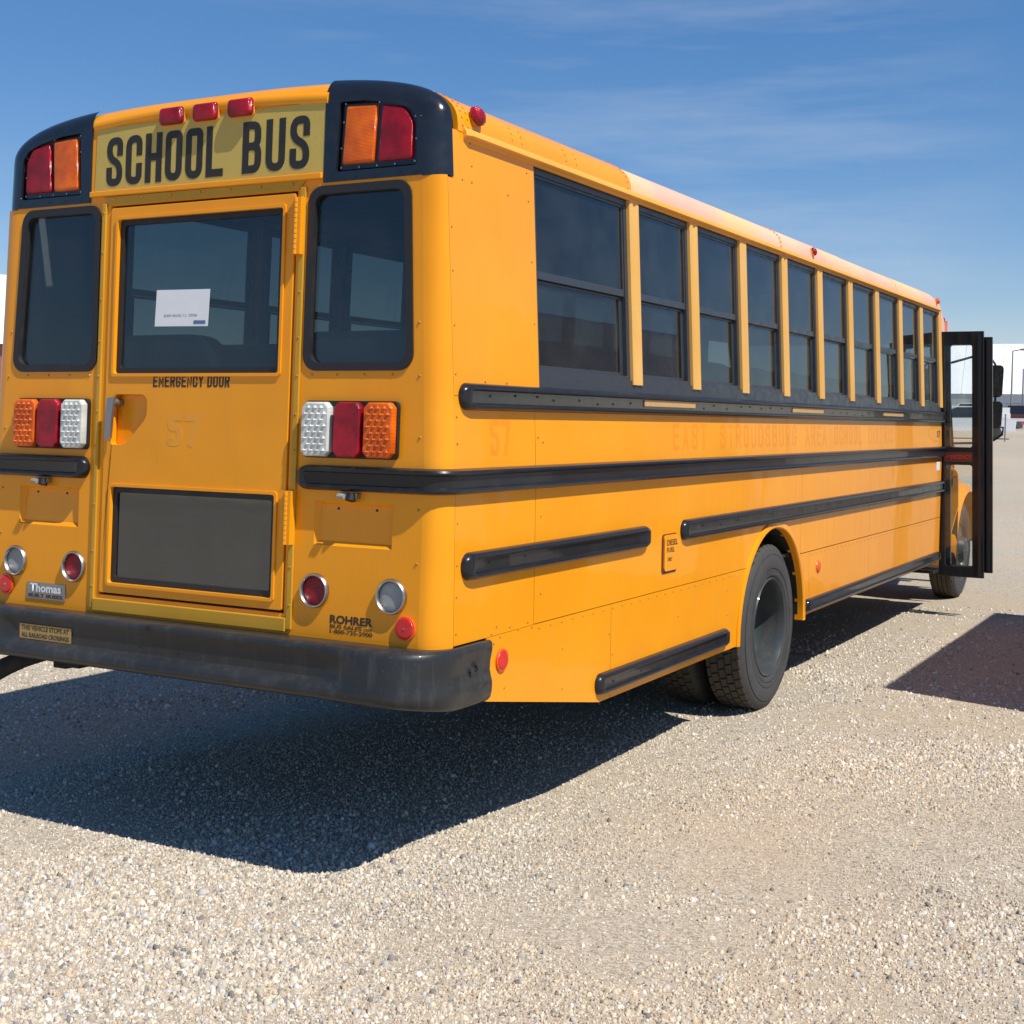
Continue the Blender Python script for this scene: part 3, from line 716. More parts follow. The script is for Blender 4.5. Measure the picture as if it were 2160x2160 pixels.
# ---- black corner caps with warning lamps
for sx in (1, -1):
    cap = empty('corner_cap', parent=bus)
    fillet('shroud', 'black_gloss', lambda p: p.y >= 2.69 and p.x >= XCAP-.005, lambda z: 0.152, cap, sx, proud=.004)
    edge = [(q.x, q.y) for q in XI if q.y >= 2.70 and q.x >= XCAP]
    e0 = [q for q in XI if q.y < 2.70][-1]
    poly = [(XCAP, 2.70), (e0.x, 2.70)]+edge+[(XCAP, edge[-1][1]+.001)]
    rec = round_poly([(.684, 2.738), (1.058, 2.738), (1.052, 2.915), (.985, 2.995), (.694, 3.008)], [.012, .015, .05, .06, .012], 5)
    f = (lambda l: l) if sx > 0 else (lambda l: [(-x, z) for x, z in l[::-1]])
    plate('face', 'black_gloss', RP, f(poly), [f(rec)], -.03, .005, cap, bevel=.004)
    plate('recess', 'black_flat', RP, f(round_poly([(.675, 2.73), (1.066, 2.73), (1.062, 2.925), (.99, 3.005), (.685, 3.018)], .01, 2)), (), -.034, -.030, cap)
    plate('housing', 'black_gloss', RP, f(round_poly([(.692, 2.746), (1.049, 2.746), (1.044, 2.915), (.98, 2.987), (.702, 3.0)], [.012, .015, .05, .06, .012], 5)), (), -.030, -.012, cap, bevel=.004)
    am = round_poly([(.708, 2.764), (.856, 2.764), (.866, 2.985), (.722, 2.992)], .008, 3)
    rd = round_poly([(.875, 2.764), (1.034, 2.764), (1.032, 2.905), (.995, 2.965), (.888, 2.981)], [.008, .012, .04, .05, .008], 4)
    dome('amber_lens', 'lens_amber', RP, f(am), -.013, .003, .012, cap)
    dome('red_lens', 'lens_red', RP, f(rd), -.013, .003, .012, cap)
    sc = MB()
    for x, z in [(.700, 2.755), (.785, 2.752), (.868, 2.752), (.95, 2.752), (1.040, 2.756), (1.043, 2.84), (1.036, 2.925), (.985, 2.978), (.87, 2.993), (.712, 3.0), (.706, 2.93), (.698, 2.83)]:
        sc.tube([RP(sx*x, z, -.012), RP(sx*x, z, -.008)], .0042, 6)
    sc.build('screws', 'chrome', cap)['kind'] = 'stuff'
    sc = MB()
    for x in (.68, .78, .88, .98, 1.06): sc.tube([RP(sx*x, 2.717, .004), RP(sx*x, 2.717, .008)], .005, 6)
    sc.build('rivets', 'black_gloss', cap)['kind'] = 'stuff'
# ---- three identification lamps over the name board
for x in (-.161, .022, .207):
    l = empty('identification_lamp', parent=bus)
    o = rrect(x-.064, 2.994, x+.064, 3.066, .016, 4)
    plate('base', 'yellow_old', RP, rrect(x-.066, 2.992, x+.066, 3.068, .016, 4), (), .0, .012, l)
    dome('lens', 'lens_red', RP, o, .012, .036, .024, l)
# ---- tail lamp clusters
for sx in (1, -1):
    cl = empty('tail_lamp_cluster', parent=bus)
    xs = [(.588, .722, 'lens_clear', 'reversing_lens'), (.741, .869, 'lens_red', 'stop_lens'), (.881, 1.016, 'lens_amber', 'turn_lens')]
    plate('base', 'black_flat', RP, [(sx*p[0], p[1]) for p in rrect(.584, 1.634, 1.022, 1.854, .02, 3)], (), .0, .018, cl)
    for a, b, m, nm in xs:
        c = .020; pts = [(a+c, 1.639), (b-c, 1.639), (b, 1.639+c), (b, 1.849-c), (b-c, 1.849), (a+c, 1.849), (a, 1.849-c), (a, 1.639+c)]
        pts = round_poly(pts, .006, 2)
        mb = MB(); m8 = len(pts); cx = (a+b)/2; cz = 1.744
        vs = []
        for s, d in ((1, .018), (1, .036), (.96, .043), (.90, .046)):
            vs += [RP(sx*(cx+(p[0]-cx)*s), cz+(p[1]-cz)*(1-(1-s)*.6), d) for p in pts]
        fs = [(k*m8+i, k*m8+(i+1) % m8, (k+1)*m8+(i+1) % m8, (k+1)*m8+i) for k in range(3) for i in range(m8)]+[tuple(3*m8+i for i in range(m8))]
        mb.add(vs, fs)
        if m != 'lens_red':
            for r in range(8):
                for q in range(3 if r % 2 else 4):
                    px = a+.022+(b-a-.044)*((q+(.5 if r % 2 else 0))/3); pz = 1.662+r*.0235
                    hx, hz, hd_ = .0125, .0115, .008
                    mb.add([RP(sx*(px-hx), pz, .046), RP(sx*px, pz-hz, .046), RP(sx*(px+hx), pz, .046), RP(sx*px, pz+hz, .046), RP(sx*px, pz, .046+hd_)],
                           [(0, 1, 4), (1, 2, 4), (2, 3, 4), (3, 0, 4)])
        mb.build(nm, m, cl, 25)
# ---- round lamps, reflectors, plate lamps, badges
for cx, cz, m, rr in ((.653, 1.117, 'lens_red', .0585), (1.013, 1.120, 'lens_grey', .0585), (-.650, 1.124, 'lens_red', .0585), (-1.012, 1.128, 'lens_grey', .0585)):
    l = empty('round_lamp', parent=bus)
    ring('bezel', 'chrome', RP, cx, cz, .068, .056, 0, .018, l)
    dome('lens', m, RP, circle(cx, cz, .057, 24), .0, .006, .03, l)
for cx, cz in ((1.080, 1.006), (-1.068, 1.019)):
    l = empty('round_reflector', parent=bus)
    plate('rim', 'lens_orange', RP, circle(cx, cz, .046, 28), (), .0, .010, l, bevel=.003)
    dome('lens', 'lens_reflector', RP, circle(cx, cz, .040, 28), .010, .014, .012, l)
    dome('screw', 'chrome', RP, circle(cx, cz, .005, 8), .014, .017, .003, l, 2)
for cx in (.808, -.850):
    l = empty('plate_lamp', parent=bus)
    MB().box((cx-.045, .0, 1.482), (cx+.045, .028, 1.502), lambda x, d, z: RP(x, z, d)).build('bracket', 'dull_metal', l)
    mb = MB(); mb.tube([RP(cx+.018, 1.499, .022), RP(cx+.018, 1.474, .030)], .020, 12); mb.build('hood', 'black_flat', l, 40)
    mb = MB(); mb.tube([RP(cx-.03, 1.492, .045), RP(cx+.0, 1.490, .045)], .010, 8); mb.build('lens', 'lens_grey', l, 40)
bd = empty('badge', parent=bus)
plate('plate', 'dull_metal', RP, [(-.940, .967), (-.700, .967), (-.700, 1.040), (-.936, 1.040)], (), 0, .004, bd, bevel=.001)
font_text('lettering', 'Thomas', 'white_paint', RP, -.915, .998, -.722, 1.036, .006, bd, bold=.035)
font_text('lettering', 'BUILT BUSES', 'maroon_paint', RP, -.925, .974, -.715, .990, .006, bd, bold=.02)
de = empty('dealer_decal', parent=bus)
font_text('lettering', 'ROHRER', 'dark_text', RP, .729, .997, .929, 1.030, .0012, de, bold=.035)
font_text('lettering', 'BUS SALES', 'dark_text', RP, .730, .979, .880, .993, .0012, de, bold=.03)
font_text('lettering', '.com', 'dark_text', RP, .884, .979, .928, .990, .0012, de, bold=.01)
font_text('lettering', '1-800-735-2900', 'dark_text', RP, .731, .959, .930, .975, .0012, de, bold=.02)

# ---- rub rails
RAILP = [(-1, 0), (-.96, .5), (-.86, .88), (-.70, 1), (-.55, .95), (-.44, .55), (.44, .55), (.55, .95), (.70, 1), (.86, .88), (.96, .5), (1, 0)]
def rail(path, zc, h, dep, name='rub_rail', mat='black_rail', parent=None, capa=True, capb=True):
    """path: [(x, y, nx, ny)] on the body surface"""
    P = [Vector((p[0], p[1])) for p in path]; Nn = [Vector((p[2], p[3])).normalized() for p in path]
    L = [0.0]
    for a, b in zip(P[:-1], P[1:]): L.append(L[-1]+(b-a).length)
    tot = L[-1]
    st = sorted(set([round(s, 5) for s in L]+([h*(1-cos(q)) for q in np.linspace(.12, pi/2, 7)]+[h*1.25, h*1.5] if capa else [])+([tot-h*(1-cos(q)) for q in np.linspace(.12, pi/2, 7)]+[tot-h*1.25, tot-h*1.5] if capb else [])))
    if capa: st = [s for s in st if s > 1e-5]
    if capb: st = [s for s in st if s < tot-1e-5]
    vs = []; m = len(RAILP)
    for s in st:
        j = max(i for i in range(len(L)) if L[i] <= s+1e-9); j = min(j, len(L)-2)
        f = (s-L[j])/(L[j+1]-L[j]); p = P[j].lerp(P[j+1], f); n = Nn[j].lerp(Nn[j+1], f).normalized()
        e = min(s if capa else 9, (tot-s) if capb else 9)
        k = sqrt(max(0, 1-(1-e/h)**2)) if e < h else 1.0
        w = max(0, min(1, (e-.8*h)/(.7*h))); w = w*w*(3-2*w)
        for b, d in RAILP:
            dd = dep*(w*d+(1-w)*k*min(1, 1.25*sqrt(max(0, 1-b*b))))
            vs.append((p.x+n.x*dd, p.y+n.y*dd, zc+b*h*max(k, .12)))
    fs = [(i*m+j, (i+1)*m+j, (i+1)*m+j+1, i*m+j+1) for i in range(len(st)-1) for j in range(m-1)]
    fs += [tuple(range(m)), tuple((len(st)-1)*m+j for j in range(m))[::-1]]
    return mesh(name, vs, fs, mat, parent or bus, 38)
def side_path(y0, y1, zc, sx=1): return [(sx*sidex(zc), y0, sx, 0), (sx*sidex(zc), y1, sx, 0)]
def wrap_path(x0, y1, zc, sx=1):
    xs = sidex(zc); yr = S*(zc-.9); out = [(sx*x0, yr, 0, -1), (sx*(xs-FR), yr, 0, -1)]
    for k in range(1, 8):
        a = pi/2*k/8
        out.append((sx*(xs-FR*(1-sin(a))), yr+(.115-yr)*(1-cos(a)), sx*sin(a), -cos(a)))
    return out+[(sx*xs, .115, sx, 0), (sx*xs, y1, sx, 0)]
for sx in (1, -1):
    rail(side_path(.147, YE, 1.877, sx), 1.877, .052, .034, capb=False)
    rail(wrap_path(.553 if sx > 0 else .576, YE, 1.556, sx), 1.556, .049, .040, capb=False)
    rail(side_path(.160, 1.930, 1.230, sx), 1.230, .054, .034)
    rail(side_path(2.350, YE, 1.230, sx), 1.230, .054, .034, capb=False)
    rail(side_path(1.352, 3.085, .581, sx), .581, .050, .034)
    rail(side_path(4.560, YE-.05, .581, sx), .581, .044, .034)
for y0, y1 in ((1.84, 2.507), (4.185, 4.872), (6.52, 7.187)):
    plate('reflective_tape', 'tape_tan', lambda y, z, d: (sidex(1.877)+d, y, z), [(y0, 1.868), (y1, 1.868), (y1, 1.897), (y0, 1.897)], (), .019, .0215, bus)
# rail fixings
rv = MB()
for zc, ys in ((1.877, np.arange(.35, YE, .19)), (1.556, np.arange(.35, YE, .23)), (1.230, list(np.arange(.35, 1.9, .28))+list(np.arange(2.6, YE, .3))), (.581, np.arange(1.55, 3.0, .3))):
    for y in ys:
        y = y+random.uniform(-.03, .03); x = sidex(zc)+.0185
        zz = zc+random.uniform(-.012, .012); rv.tube([(x-.002, y, zz), (x+.0022, y, zz)], .005, 6)
o = rv.build('rail_bolts', 'black_flat', bus); o['kind'] = 'stuff'

# ---- side wall panels (gaps between them are the seams)
PT = 0.008; G = 0.0019
def panel(y0, y1, z0, z1, mp, mat='yellow', pts=None, name='side_panel', holes=()):
    pl = pts or [(y0+G, z0+G), (y1-G, z0+G), (y1-G, z1-G), (y0+G, z1-G)]
    return plate(name, mat, mp, pl, holes, -PT, 0.0, bus)
ARC_Y, ARC_Z, ARC_R = 3.90, .53, .615
def arc(a0, a1, n, r=ARC_R): return [(ARC_Y+r*cos(a0+(a1-a0)*k/n), ARC_Z+r*sin(a0+(a1-a0)*k/n)) for k in range(n+1)]
za = .942; aa = math.asin((za-ARC_Z)/ARC_R)
yL, yR = ARC_Y-ARC_R*cos(aa), ARC_Y+ARC_R*cos(aa)
for mp in (SPR, SPL):
    # above the upper rail, behind the last window
    panel(0, 0, 0, 0, mp, pts=[(.117, 1.88), (.797, 1.88), (.797, 2.88), (.156, 2.88), (.156, 2.694), (.117, 2.694)])
    # between upper and middle rails
    for y0, y1 in ((.115, .752), (.752, 4.13), (4.13, 7.28), (7.28, YE)): panel(y0, y1, 1.555, 1.88, mp)
    # middle rail down to the skirt seam
    panel(0, 0, 0, 0, mp, pts=[(.117, .936), (.367, .936), (.754, .936+.004), (.752-G, .94+G), (.752-G, 1.554), (.117, 1.554)])
    top = arc(pi-aa, aa, 30, ARC_R+.02)
    panel(0, 0, 0, 0, mp, pts=[(.752+G, za), (yL, za)]+[(y, z) for y, z in top if z > za+.002]+[(yR, za), (4.452-G, za), (4.452-G, 1.552), (.752+G, 1.552)])
    for y0, y1 in ((4.452, 6.2), (6.2, 7.28), (7.28, YE)): panel(y0, y1, za, 1.555, mp)
    # skirt
    panel(0, 0, 0, 0, mp, pts=[(.362, .684), (1.40, .498), (1.518-G, .498), (1.518-G, za-2*G), (.755, za-2*G), (.362, .934)])
    left = arc(pi, pi-aa, 16, ARC_R+.02); left = [p for p in left if p[1] < za-.004]
    panel(0, 0, 0, 0, mp, pts=[(1.518+G, .498), (ARC_Y-ARC_R, .498)]+left+[(yL-.003, za-2*G), (1.518+G, za-2*G)])
    right = arc(aa, 0, 16, ARC_R+.02); right = [p for p in right if p[1] < za-.004]
    panel(0, 0, 0, 0, mp, pts=[(4.65-G, za-2*G), (yR+.003, za-2*G)]+right+[(ARC_Y+ARC_R, .52), (4.65-G, .52)])
    for y0, y1 in ((4.65, 6.205), (6.205, 7.27), (7.27, 7.755), (7.755, YE)): panel(y0, y1, .52, za-G, mp)
    # flare round the wheel opening
    sx = 1 if mp is SPR else -1
    prof = [(-.008, .0), (-.008, .009), (-.018, .014), (-.044, .014), (-.052, .007), (-.052, -.05)]
    pa = [(ARC_Y-ARC_R, .495)]+arc(pi, 0, 30)+[(ARC_Y+ARC_R, .495)]
    vs = []; fs = []
    for i, (y, z) in enumerate(pa):
        ny, nz = (y-ARC_Y)/ARC_R, (z-ARC_Z)/ARC_R
        if z < ARC_Z: ny, nz = (-1 if y < ARC_Y else 1), 0
        for b, d in prof: vs.append((sx*(W+d), y+ny*(b+.052), z+nz*(b+.052)))
    m = len(prof)
    fs = [(i*m+j, (i+1)*m+j, (i+1)*m+j+1, i*m+j+1) for i in range(len(pa)-1) for j in range(m-1)]
    mesh('wheel_flare', vs, fs, 'yellow', bus, 40)
    # inner lining and the dark wheel well
    plate('inner_wall', 'cabin_lining', mp, [(.16, .95), (3.2, .95), (3.2, 1.17), (4.6, 1.17), (4.6, .95), (YE, .95), (YE, 1.985), (.16, 1.985)], (), -.050, -PT-.004, bus)
    plate('skirt_backing', 'undercoat', mp, [(.40, .70), (1.4, .515), (3.20, .515), (3.20, .96), (.40, .96)], (), -.030, -PT-.003, bus)
    plate('skirt_backing', 'undercoat', mp, [(4.60, .535), (YE, .535), (YE, .96), (4.60, .96)], (), -.030, -PT-.003, bus)
    plate('rear_lining', 'cabin_lining', mp, [(.17, 1.99), (.80, 1.99), (.80, 2.87), (.17, 2.87)], (), -.05, -PT-.004, bus)
for sx in (1, -1):
    pa = arc(pi, 0, 20, ARC_R+.0); vs = []
    for y, z in pa: vs += [(sx*(W-.03), y, z), (sx*.45, y, z)]
    mesh('wheel_well', vs, [(2*i, 2*i+2, 2*i+3, 2*i+1) for i in range(len(pa)-1)], 'undercoat', bus, fix=False)

# ---- faded lettering left on the side
def SPP(y, z, d=0.0): return (1.22-(z-1.555)/.325*.01274+d, y, z)
gt = empty('ghost_lettering', parent=bus)
for wd, y0, y1 in (('EAST', 2.24, 2.72), ('STROUDSBURG', 2.92, 4.32), ('AREA', 4.52, 5.00), ('SCHOOL', 5.20, 5.94), ('DISTRICT', 6.14, 7.05)):
    stroke_text('word', wd, 'ghost', SPP, y0, 1.648, y1, 1.788, .024, wr=.44, gap=.44, space=.62, r=.2, d0=0, d1=.0003, parent=gt)
stroke_text('ghost_number', '57', 'ghost', SPP, .378, 1.648, .545, 1.792, .026, wr=.5, gap=.42, d0=0, d1=.0003, parent=bus)
stroke_text('lettering', '57', 'dark_text', SPP, 8.60, 1.690, 8.72, 1.750, .014, wr=.5, gap=.42, d0=0, d1=.001, parent=bus)
plate('warning_sticker', 'paper', SPR, [(8.58, 1.385), (8.72, 1.385), (8.72, 1.495), (8.58, 1.495)], (), 0, .0015, bus)
plate('warning_sticker', 'red_print', SPR, [(8.585, 1.465), (8.715, 1.465), (8.715, 1.49), (8.585, 1.49)], (), .0016, .0025, bus)

# ---- rivets
rv = MB()
def rivet(mp, a, b, r=.0055, d=.003, n=6):
    vs = [mp(a+r*cos(2*pi*k/n), b+r*sin(2*pi*k/n), 0) for k in range(n)]+[mp(a+r*.55*cos(2*pi*k/n), b+r*.55*sin(2*pi*k/n), d) for k in range(n)]
    rv.add(vs, [(k, (k+1) % n, n+(k+1) % n, n+k) for k in range(n)]+[tuple(n+k for k in range(n))])
for y in np.arange(.80, 3.2, .105): rivet(SPR, y, .918)
for y in np.arange(4.70, YE, .105): rivet(SPR, y, .918)
for y, z in ((.40, .945), (.47, .925), (.44, .97), (.55, .955), (.62, .935), (.70, .955), (.735, .93), (.42, .905), (.80, 1.390), (.81, 1.063), (1.02, .80), (2.344, .782), (.511, .713), (1.026, .623), (1.50, .80), (1.54, .70), (3.08, .70), (3.08, .84),
             (.293, 2.763), (.573, 2.694), (.735, 2.81), (.744, 2.695), (.760, 2.446), (.769, 2.191), (.284, 2.846), (.29, 2.70), (.22, 2.70), (.35, 1.938), (.52, 1.938), (.775, 1.72), (.82, 1.7)): rivet(SPR, y, z, .006)
for z in (.98, 1.12, 1.24, 1.40, 1.70, 1.80, 1.96, 2.143, 2.347, 2.51): rivet(SPR, .133, z)
for sx in (1, -1):
    for z in (1.05, 1.20, 1.40, 1.66, 1.80, 1.95, 2.10, 2.28, 2.48, 2.65): rivet(lambda a, b, d: RP(a, b, d+.011), sx*.535, z, .006)
    for z in (1.00, 1.25, 1.45, 1.72, 1.95, 2.15): rivet(RP, sx*(sidex(z)-FR-.018), z, .0065, .004)
    for x in (.60, .72, .85, .98): rivet(RP, sx*x, 1.955, .006, .004)
for x in np.arange(-.48, .49, .16): rivet(lambda a, b, d: RP(a, b, d+.007), x, 2.704, .007, .006)
o = rv.build('rivets', 'rivet_paint', bus, fix=False); o['kind'] = 'stuff'

# ---- fuel door, side reflectors
fd = empty('fuel_door', parent=bus)
plate('panel', 'yellow', SPR, rrect(2.125, 1.035, 2.305, 1.218, .02, 4), (), 0, .012, fd, bevel=.003)
plate('gap', 'maroon_paint', SPR, rrect(2.108, 1.024, 2.300, 1.224, .02, 4), (), -.001, .004, fd)
font_text('lettering', 'DIESEL', 'dark_text', SPR, 2.15, 1.165, 2.29, 1.195, .0132, fd, bold=.01)
font_text('lettering', 'FUEL', 'dark_text', SPR, 2.15, 1.130, 2.25, 1.155, .0132, fd, bold=.01)
font_text('lettering', 'ONLY', 'dark_text', SPR, 2.16, 1.085, 2.22, 1.105, .0132, fd, bold=.01)
sr = empty('side_reflector', parent=bus)
plate('rim', 'lens_orange', SPR, circle(.482, .831, .046, 28), (), 0, .009, sr, bevel=.003); dome('lens', 'lens_reflector', SPR, circle(.482, .831, .040, 28), .009, .013, .012, sr)
dome('side_reflector', 'lens_orange', SPR, circle(4.86, .822, .045, 24), 0, .012, .02, bus)

# ---- side windows
BAYS = [(.800, 1.757)]+[(1.862+.776*k, 2.534+.776*k) for k in range(9)]
def bay(mp, a, b):
    w = empty('side_window', parent=bus)
    fr = MB()
    outl = [(a-.01, 1.985), (b+.01, 1.985), (b+.01, 2.875), (a-.01, 2.875)]
    plate('frame', 'window_frame', mp, outl, [[(a+.034, 2.008), (b-.030, 2.008), (b-.030, 2.822), (a+.034, 2.822)]], -.045, -.014, w, bevel=.003)
    z0, zm, z1 = 2.008, 2.402, 2.822
    # upper fixed sash
    plate('sash', 'window_frame', mp, [(a+.034, zm-.016), (b-.030, zm-.016), (b-.030, z1), (a+.034, z1)], [[(a+.046, zm+.018), (b-.046, zm+.018), (b-.046, z1-.012), (a+.046, z1-.012)]], -.034, -.020, w, bevel=.002)
    plate('pane', 'glass_side', mp, [(a+.04, zm), (b-.04, zm), (b-.04, z1-.004), (a+.04, z1-.004)], (), -.030, -.026, w)
    # lower sliding sash sits further in
    plate('sash', 'window_frame', mp, [(a+.034, z0), (b-.030, z0), (b-.030, zm-.018), (a+.034, zm-.018)], [[(a+.050, z0+.016), (b-.062, z0+.016), (b-.062, zm-.030), (a+.050, zm-.030)]], -.046, -.036, w, bevel=.002)
    plate('pane', 'glass_side', mp, [(a+.045, z0+.01), (b-.055, z0+.01), (b-.055, zm-.025), (a+.045, zm-.025)], (), -.044, -.040, w)
    return w
for mp in (SPR, SPL):
    for a, b in BAYS: bay(mp, a, b)
    plate('window_band', 'window_frame', mp, [(.799, 1.90), (YE, 1.90), (YE, 1.988), (.799, 1.988)], (), -.045, -.004, bus)
    plate('header_strip', 'window_frame', mp, [(.799, 2.866), (YE, 2.866), (YE, 2.90), (.799, 2.90)], (), -.045, -.010, bus)
    for k in range(10):
        c = 1.8095+.776*k
        p = empty('window_post', parent=bus)
        wdt = .105
        prof = [(-.0525, -.030), (-.0525, .002), (-.046, .008), (-.020, .008), (-.012, .002), (.012, .002), (.020, .008), (.046, .008), (.0525, .002), (.0525, -.030)]
        if k in (2, 6): prof = [(-.0525, -.030), (-.0525, .002), (-.046, .008), (.046, .008), (.0525, .002), (.0525, -.030)]
        vs = []; m = len(prof)
        for z in (1.968, 2.875): vs += [mp(c+y, z, d) for y, d in prof]
        fs = [(j, j+1, m+j+1, m+j) for j in range(m-1)]+[tuple(range(m)), tuple(range(m, 2*m))]
        mesh('pillar', vs, fs, 'post_paint', p)
# ---- roof
def roof_piece(name, mat, y0, y1, off, parent=bus, y_first=None):
    P = [p for p in SEC if p.y >= EAVE-.002]; Nn = [NOR[i] for i, p in enumerate(SEC) if p.y >= EAVE-.002]
    half = [(p+n*off) for p, n in zip(P, Nn)]
    full = [(p.x, p.y) for p in half]+[(-p.x, p.y) for p in half[::-1][1:]]
    m = len(full); vs = []
    for y in (y0, y1): vs += [(x, y, z) for x, z in full]
    inn = [(p-n*.02) for p, n in zip(P, Nn)]; fi = [(p.x, p.y) for p in inn]+[(-p.x, p.y) for p in inn[::-1][1:]]
    for y in (y0, y1): vs += [(x, y, z) for x, z in fi]
    fs = [(j, j+1, m+j+1, m+j) for j in range(m-1)]+[(j, j+1, 2*m+j+1, 2*m+j) for j in range(m-1)]+[(m+j, m+j+1, 3*m+j+1, 3*m+j) for j in range(m-1)]
    return mesh(name, vs, fs, mat, parent, 40, fix=True)
roof_piece('roof_panel', 'yellow', .195, 1.785, .002)
for i, (a, b) in enumerate(((1.785, 4.112), (4.112, 5.672), (5.672, 7.142), (7.142, 8.62))):
    roof_piece('roof_panel', 'roof_faded', a-.02, b, -.002 if i % 2 == 0 else .001)
rim = MB()
rv = MB()
for yb in (1.765, 4.09, 5.65, 7.12):
    for p, n in list(zip(SEC, NOR)):
        pass
lp = [(p, n) for p, n in zip(SEC, NOR) if p.y > EAVE+.02 and p.x > .3]
for yb in (.23, .27, 1.75, 4.08):
    for p, n in lp[::2]:
        q = p+n*.004; rv.tube([(q.x-n.x*.004, yb, q.y-n.y*.004), (q.x+n.x*.002, yb, q.y+n.y*.002)], .005, 6)
for y in (.62, .70, 1.1, 1.2): 
    for p, n in lp[1:6:2]:
        q = p+n*.002; rv.tube([(q.x, y, q.y), (q.x+n.x*.003, y, q.y+n.y*.003)], .005, 6)
o = rv.build('roof_rivets', 'yellow_old', bus, fix=False); o['kind'] = 'stuff'
# drip moulding along each eave
for sx in (1, -1):
    prof = [(-.006, .024), (.012, .016), (.028, .002), (.031, -.012), (.022, -.020), (.012, -.016), (.004, -.030), (-.006, -.030)]
    vs = []; m = len(prof)
    for y, k in ((.234, .55), (.262, 1), (1.0, 1), (YE-.05, 1)):
        vs += [(sx*(sidex(EAVE)+d*k), y, EAVE+b) for d, b in prof]
    fs = [(i*m+j, i*m+(j+1) % m, (i+1)*m+(j+1) % m, (i+1)*m+j) for i in range(3) for j in range(m)]+[tuple(range(m)), tuple(3*m+j for j in range(m))]
    mesh('drip_rail', vs, fs, 'yellow_old', bus, 40)
# roof-edge marker lamps
def on_roof(f): 
    i = min(range(len(SEC)), key=lambda k: abs(SEC[k].y-f)); return SEC[i], NOR[i]
for y, mt in ((.325, 'lens_red'), (4.77, 'lens_red'), (8.70, 'lens_amber')):
    p, n = on_roof(2.955); ml = empty('marker_lamp', parent=bus)
    base = Vector((p.x, 0, p.y)); nn = Vector((n.x, 0, n.y)); tt = Vector((n.y, 0, -n.x)); yv = Vector((0, 1, 0))
    bb = Vector((base.x, y, base.z)); q_ = 1.0 if y < 1 else .72
    MB().tube([bb-nn*.01, bb+nn*.012], .030, 10).build('base', 'yellow_old', ml)
    vs = []; fs = []; nn_ = 10
    for k in range(5):
        h = (.010, .020, .036, .046, .050)[k]; r = (.038, .042, .036, .020, .002)[k]*q_; h = h*q_
        vs += [bb+nn*h+(tt*cos(2*pi*j/nn_)+yv*sin(2*pi*j/nn_))*r for j in range(nn_)]
    fs = [(k*nn_+j, k*nn_+(j+1) % nn_, (k+1)*nn_+(j+1) % nn_, (k+1)*nn_+j) for k in range(4) for j in range(nn_)]
    mesh('lens', vs, fs, mt, ml)
# ---- rear bumper: a wide channel that wraps both corners
def bumper():
    flat = [(-.10, .930), (.095, .938), (.122, .934), (.132, .922), (.130, .908), (.120, .897), (.118, .85), (.121, .812), (.142, .800), (.164, .786), (.172, .766), (.168, .748), (.150, .736), (.12, .732), (-.10, .735)]
    plain = [(-.10, .930), (.095, .938), (.122, .934), (.136, .922), (.142, .908), (.147, .892), (.154, .85), (.160, .815), (.164, .795), (.168, .780), (.170, .762), (.166, .745), (.150, .732), (.12, .726), (-.10, .73)]
    side = [(-.05, .925), (.012, .931), (.022, .927), (.026, .918), (.027, .905), (.026, .890), (.018, .85), (.016, .815), (.022, .79), (.028, .770), (.028, .752), (.026, .728), (.020, .706), (.010, .694), (-.05, .694)]
    R0 = .115
    st = []
    for x in np.linspace(-.98, .98, 21): st.append(((x, 0.0), (0, -1), 0.0, 0))
    st2 = []
    for k in range(1, 13):
        a = pi/2*k/12; st2.append((a,))
    def blend(a, b, t): return [(p[0]*(1-t)+q[0]*t, p[1]*(1-t)+q[1]*t) for p, q in zip(a, b)]
    rows = []
    def sm(t): t = max(0, min(1, t)); return t*t*(3-2*t)
    for x in np.linspace(-1.05, 1.05, 35):
        t = sm((abs(x)-(.76 if x > 0 else .88))/(.22 if x > 0 else .11))
        rows.append([(x, S*(z-.9)*0-d, z) for d, z in blend(flat, plain, t)])
    right = []
    cx, cy = W-.135, .115
    for k in range(1, 13):
        a = pi/2*k/12
        pr = blend(plain, side, sm(k/12))
        nx, ny = sin(a), -cos(a)
        bx = 1.0+(cx-1.0)*0; 
        px = 1.05+(W+.004-1.05)*sin(a); py = 0+.115*(1-cos(a))*1.2
        right.append([(px+nx*d, py+ny*d, z) for d, z in pr])
    for y in (.18, .23, .29, .358):
        pinch = .010*math.exp(-((y-.25)/.05)**2)
        right.append([(W+.004+d-(pinch if .74 < z < .9 else 0), y, z) for d, z in side])
    left = [[(-x, y, z) for x, y, z in r] for r in right][::-1]
    rows = left+rows+right
    m = len(flat); vs = [v for r in rows for v in r]
    fs = [(i*m+j, (i+1)*m+j, (i+1)*m+j+1, i*m+j+1) for i in range(len(rows)-1) for j in range(m-1)]
    return vs, fs
bp = empty('rear_bumper', parent=bus)
vs, fs = bumper()
o = mesh('channel', vs, fs, 'bumper_paint', bp, 50)
sol = o.modifiers.new('thickness', 'SOLIDIFY'); sol.thickness = .006; sol.offset = -1
bb = MB()
for y, z in ((.215, .83), (.262, .845)): bb.tube([(W+.006, y, z), (W+.026, y, z)], .011, 8)
bb.build('bolts', 'hub_dark', bp, 40)['kind'] = 'stuff'
def BPm(x, z, d=0): return (x, -.121-d, z)
plate('sticker', 'sticker_tan', BPm, [(-.842, .814), (-.530, .814), (-.528, .878), (-.840, .878)], (), .0005, .0015, bp)
font_text('lettering', 'THIS VEHICLE STOPS AT', 'dark_text', BPm, -.828, .852, -.542, .872, .0022, bp, bold=.02)
font_text('lettering', 'ALL RAILROAD CROSSINGS', 'dark_text', BPm, -.828, .821, -.542, .841, .0022, bp, bold=.02)
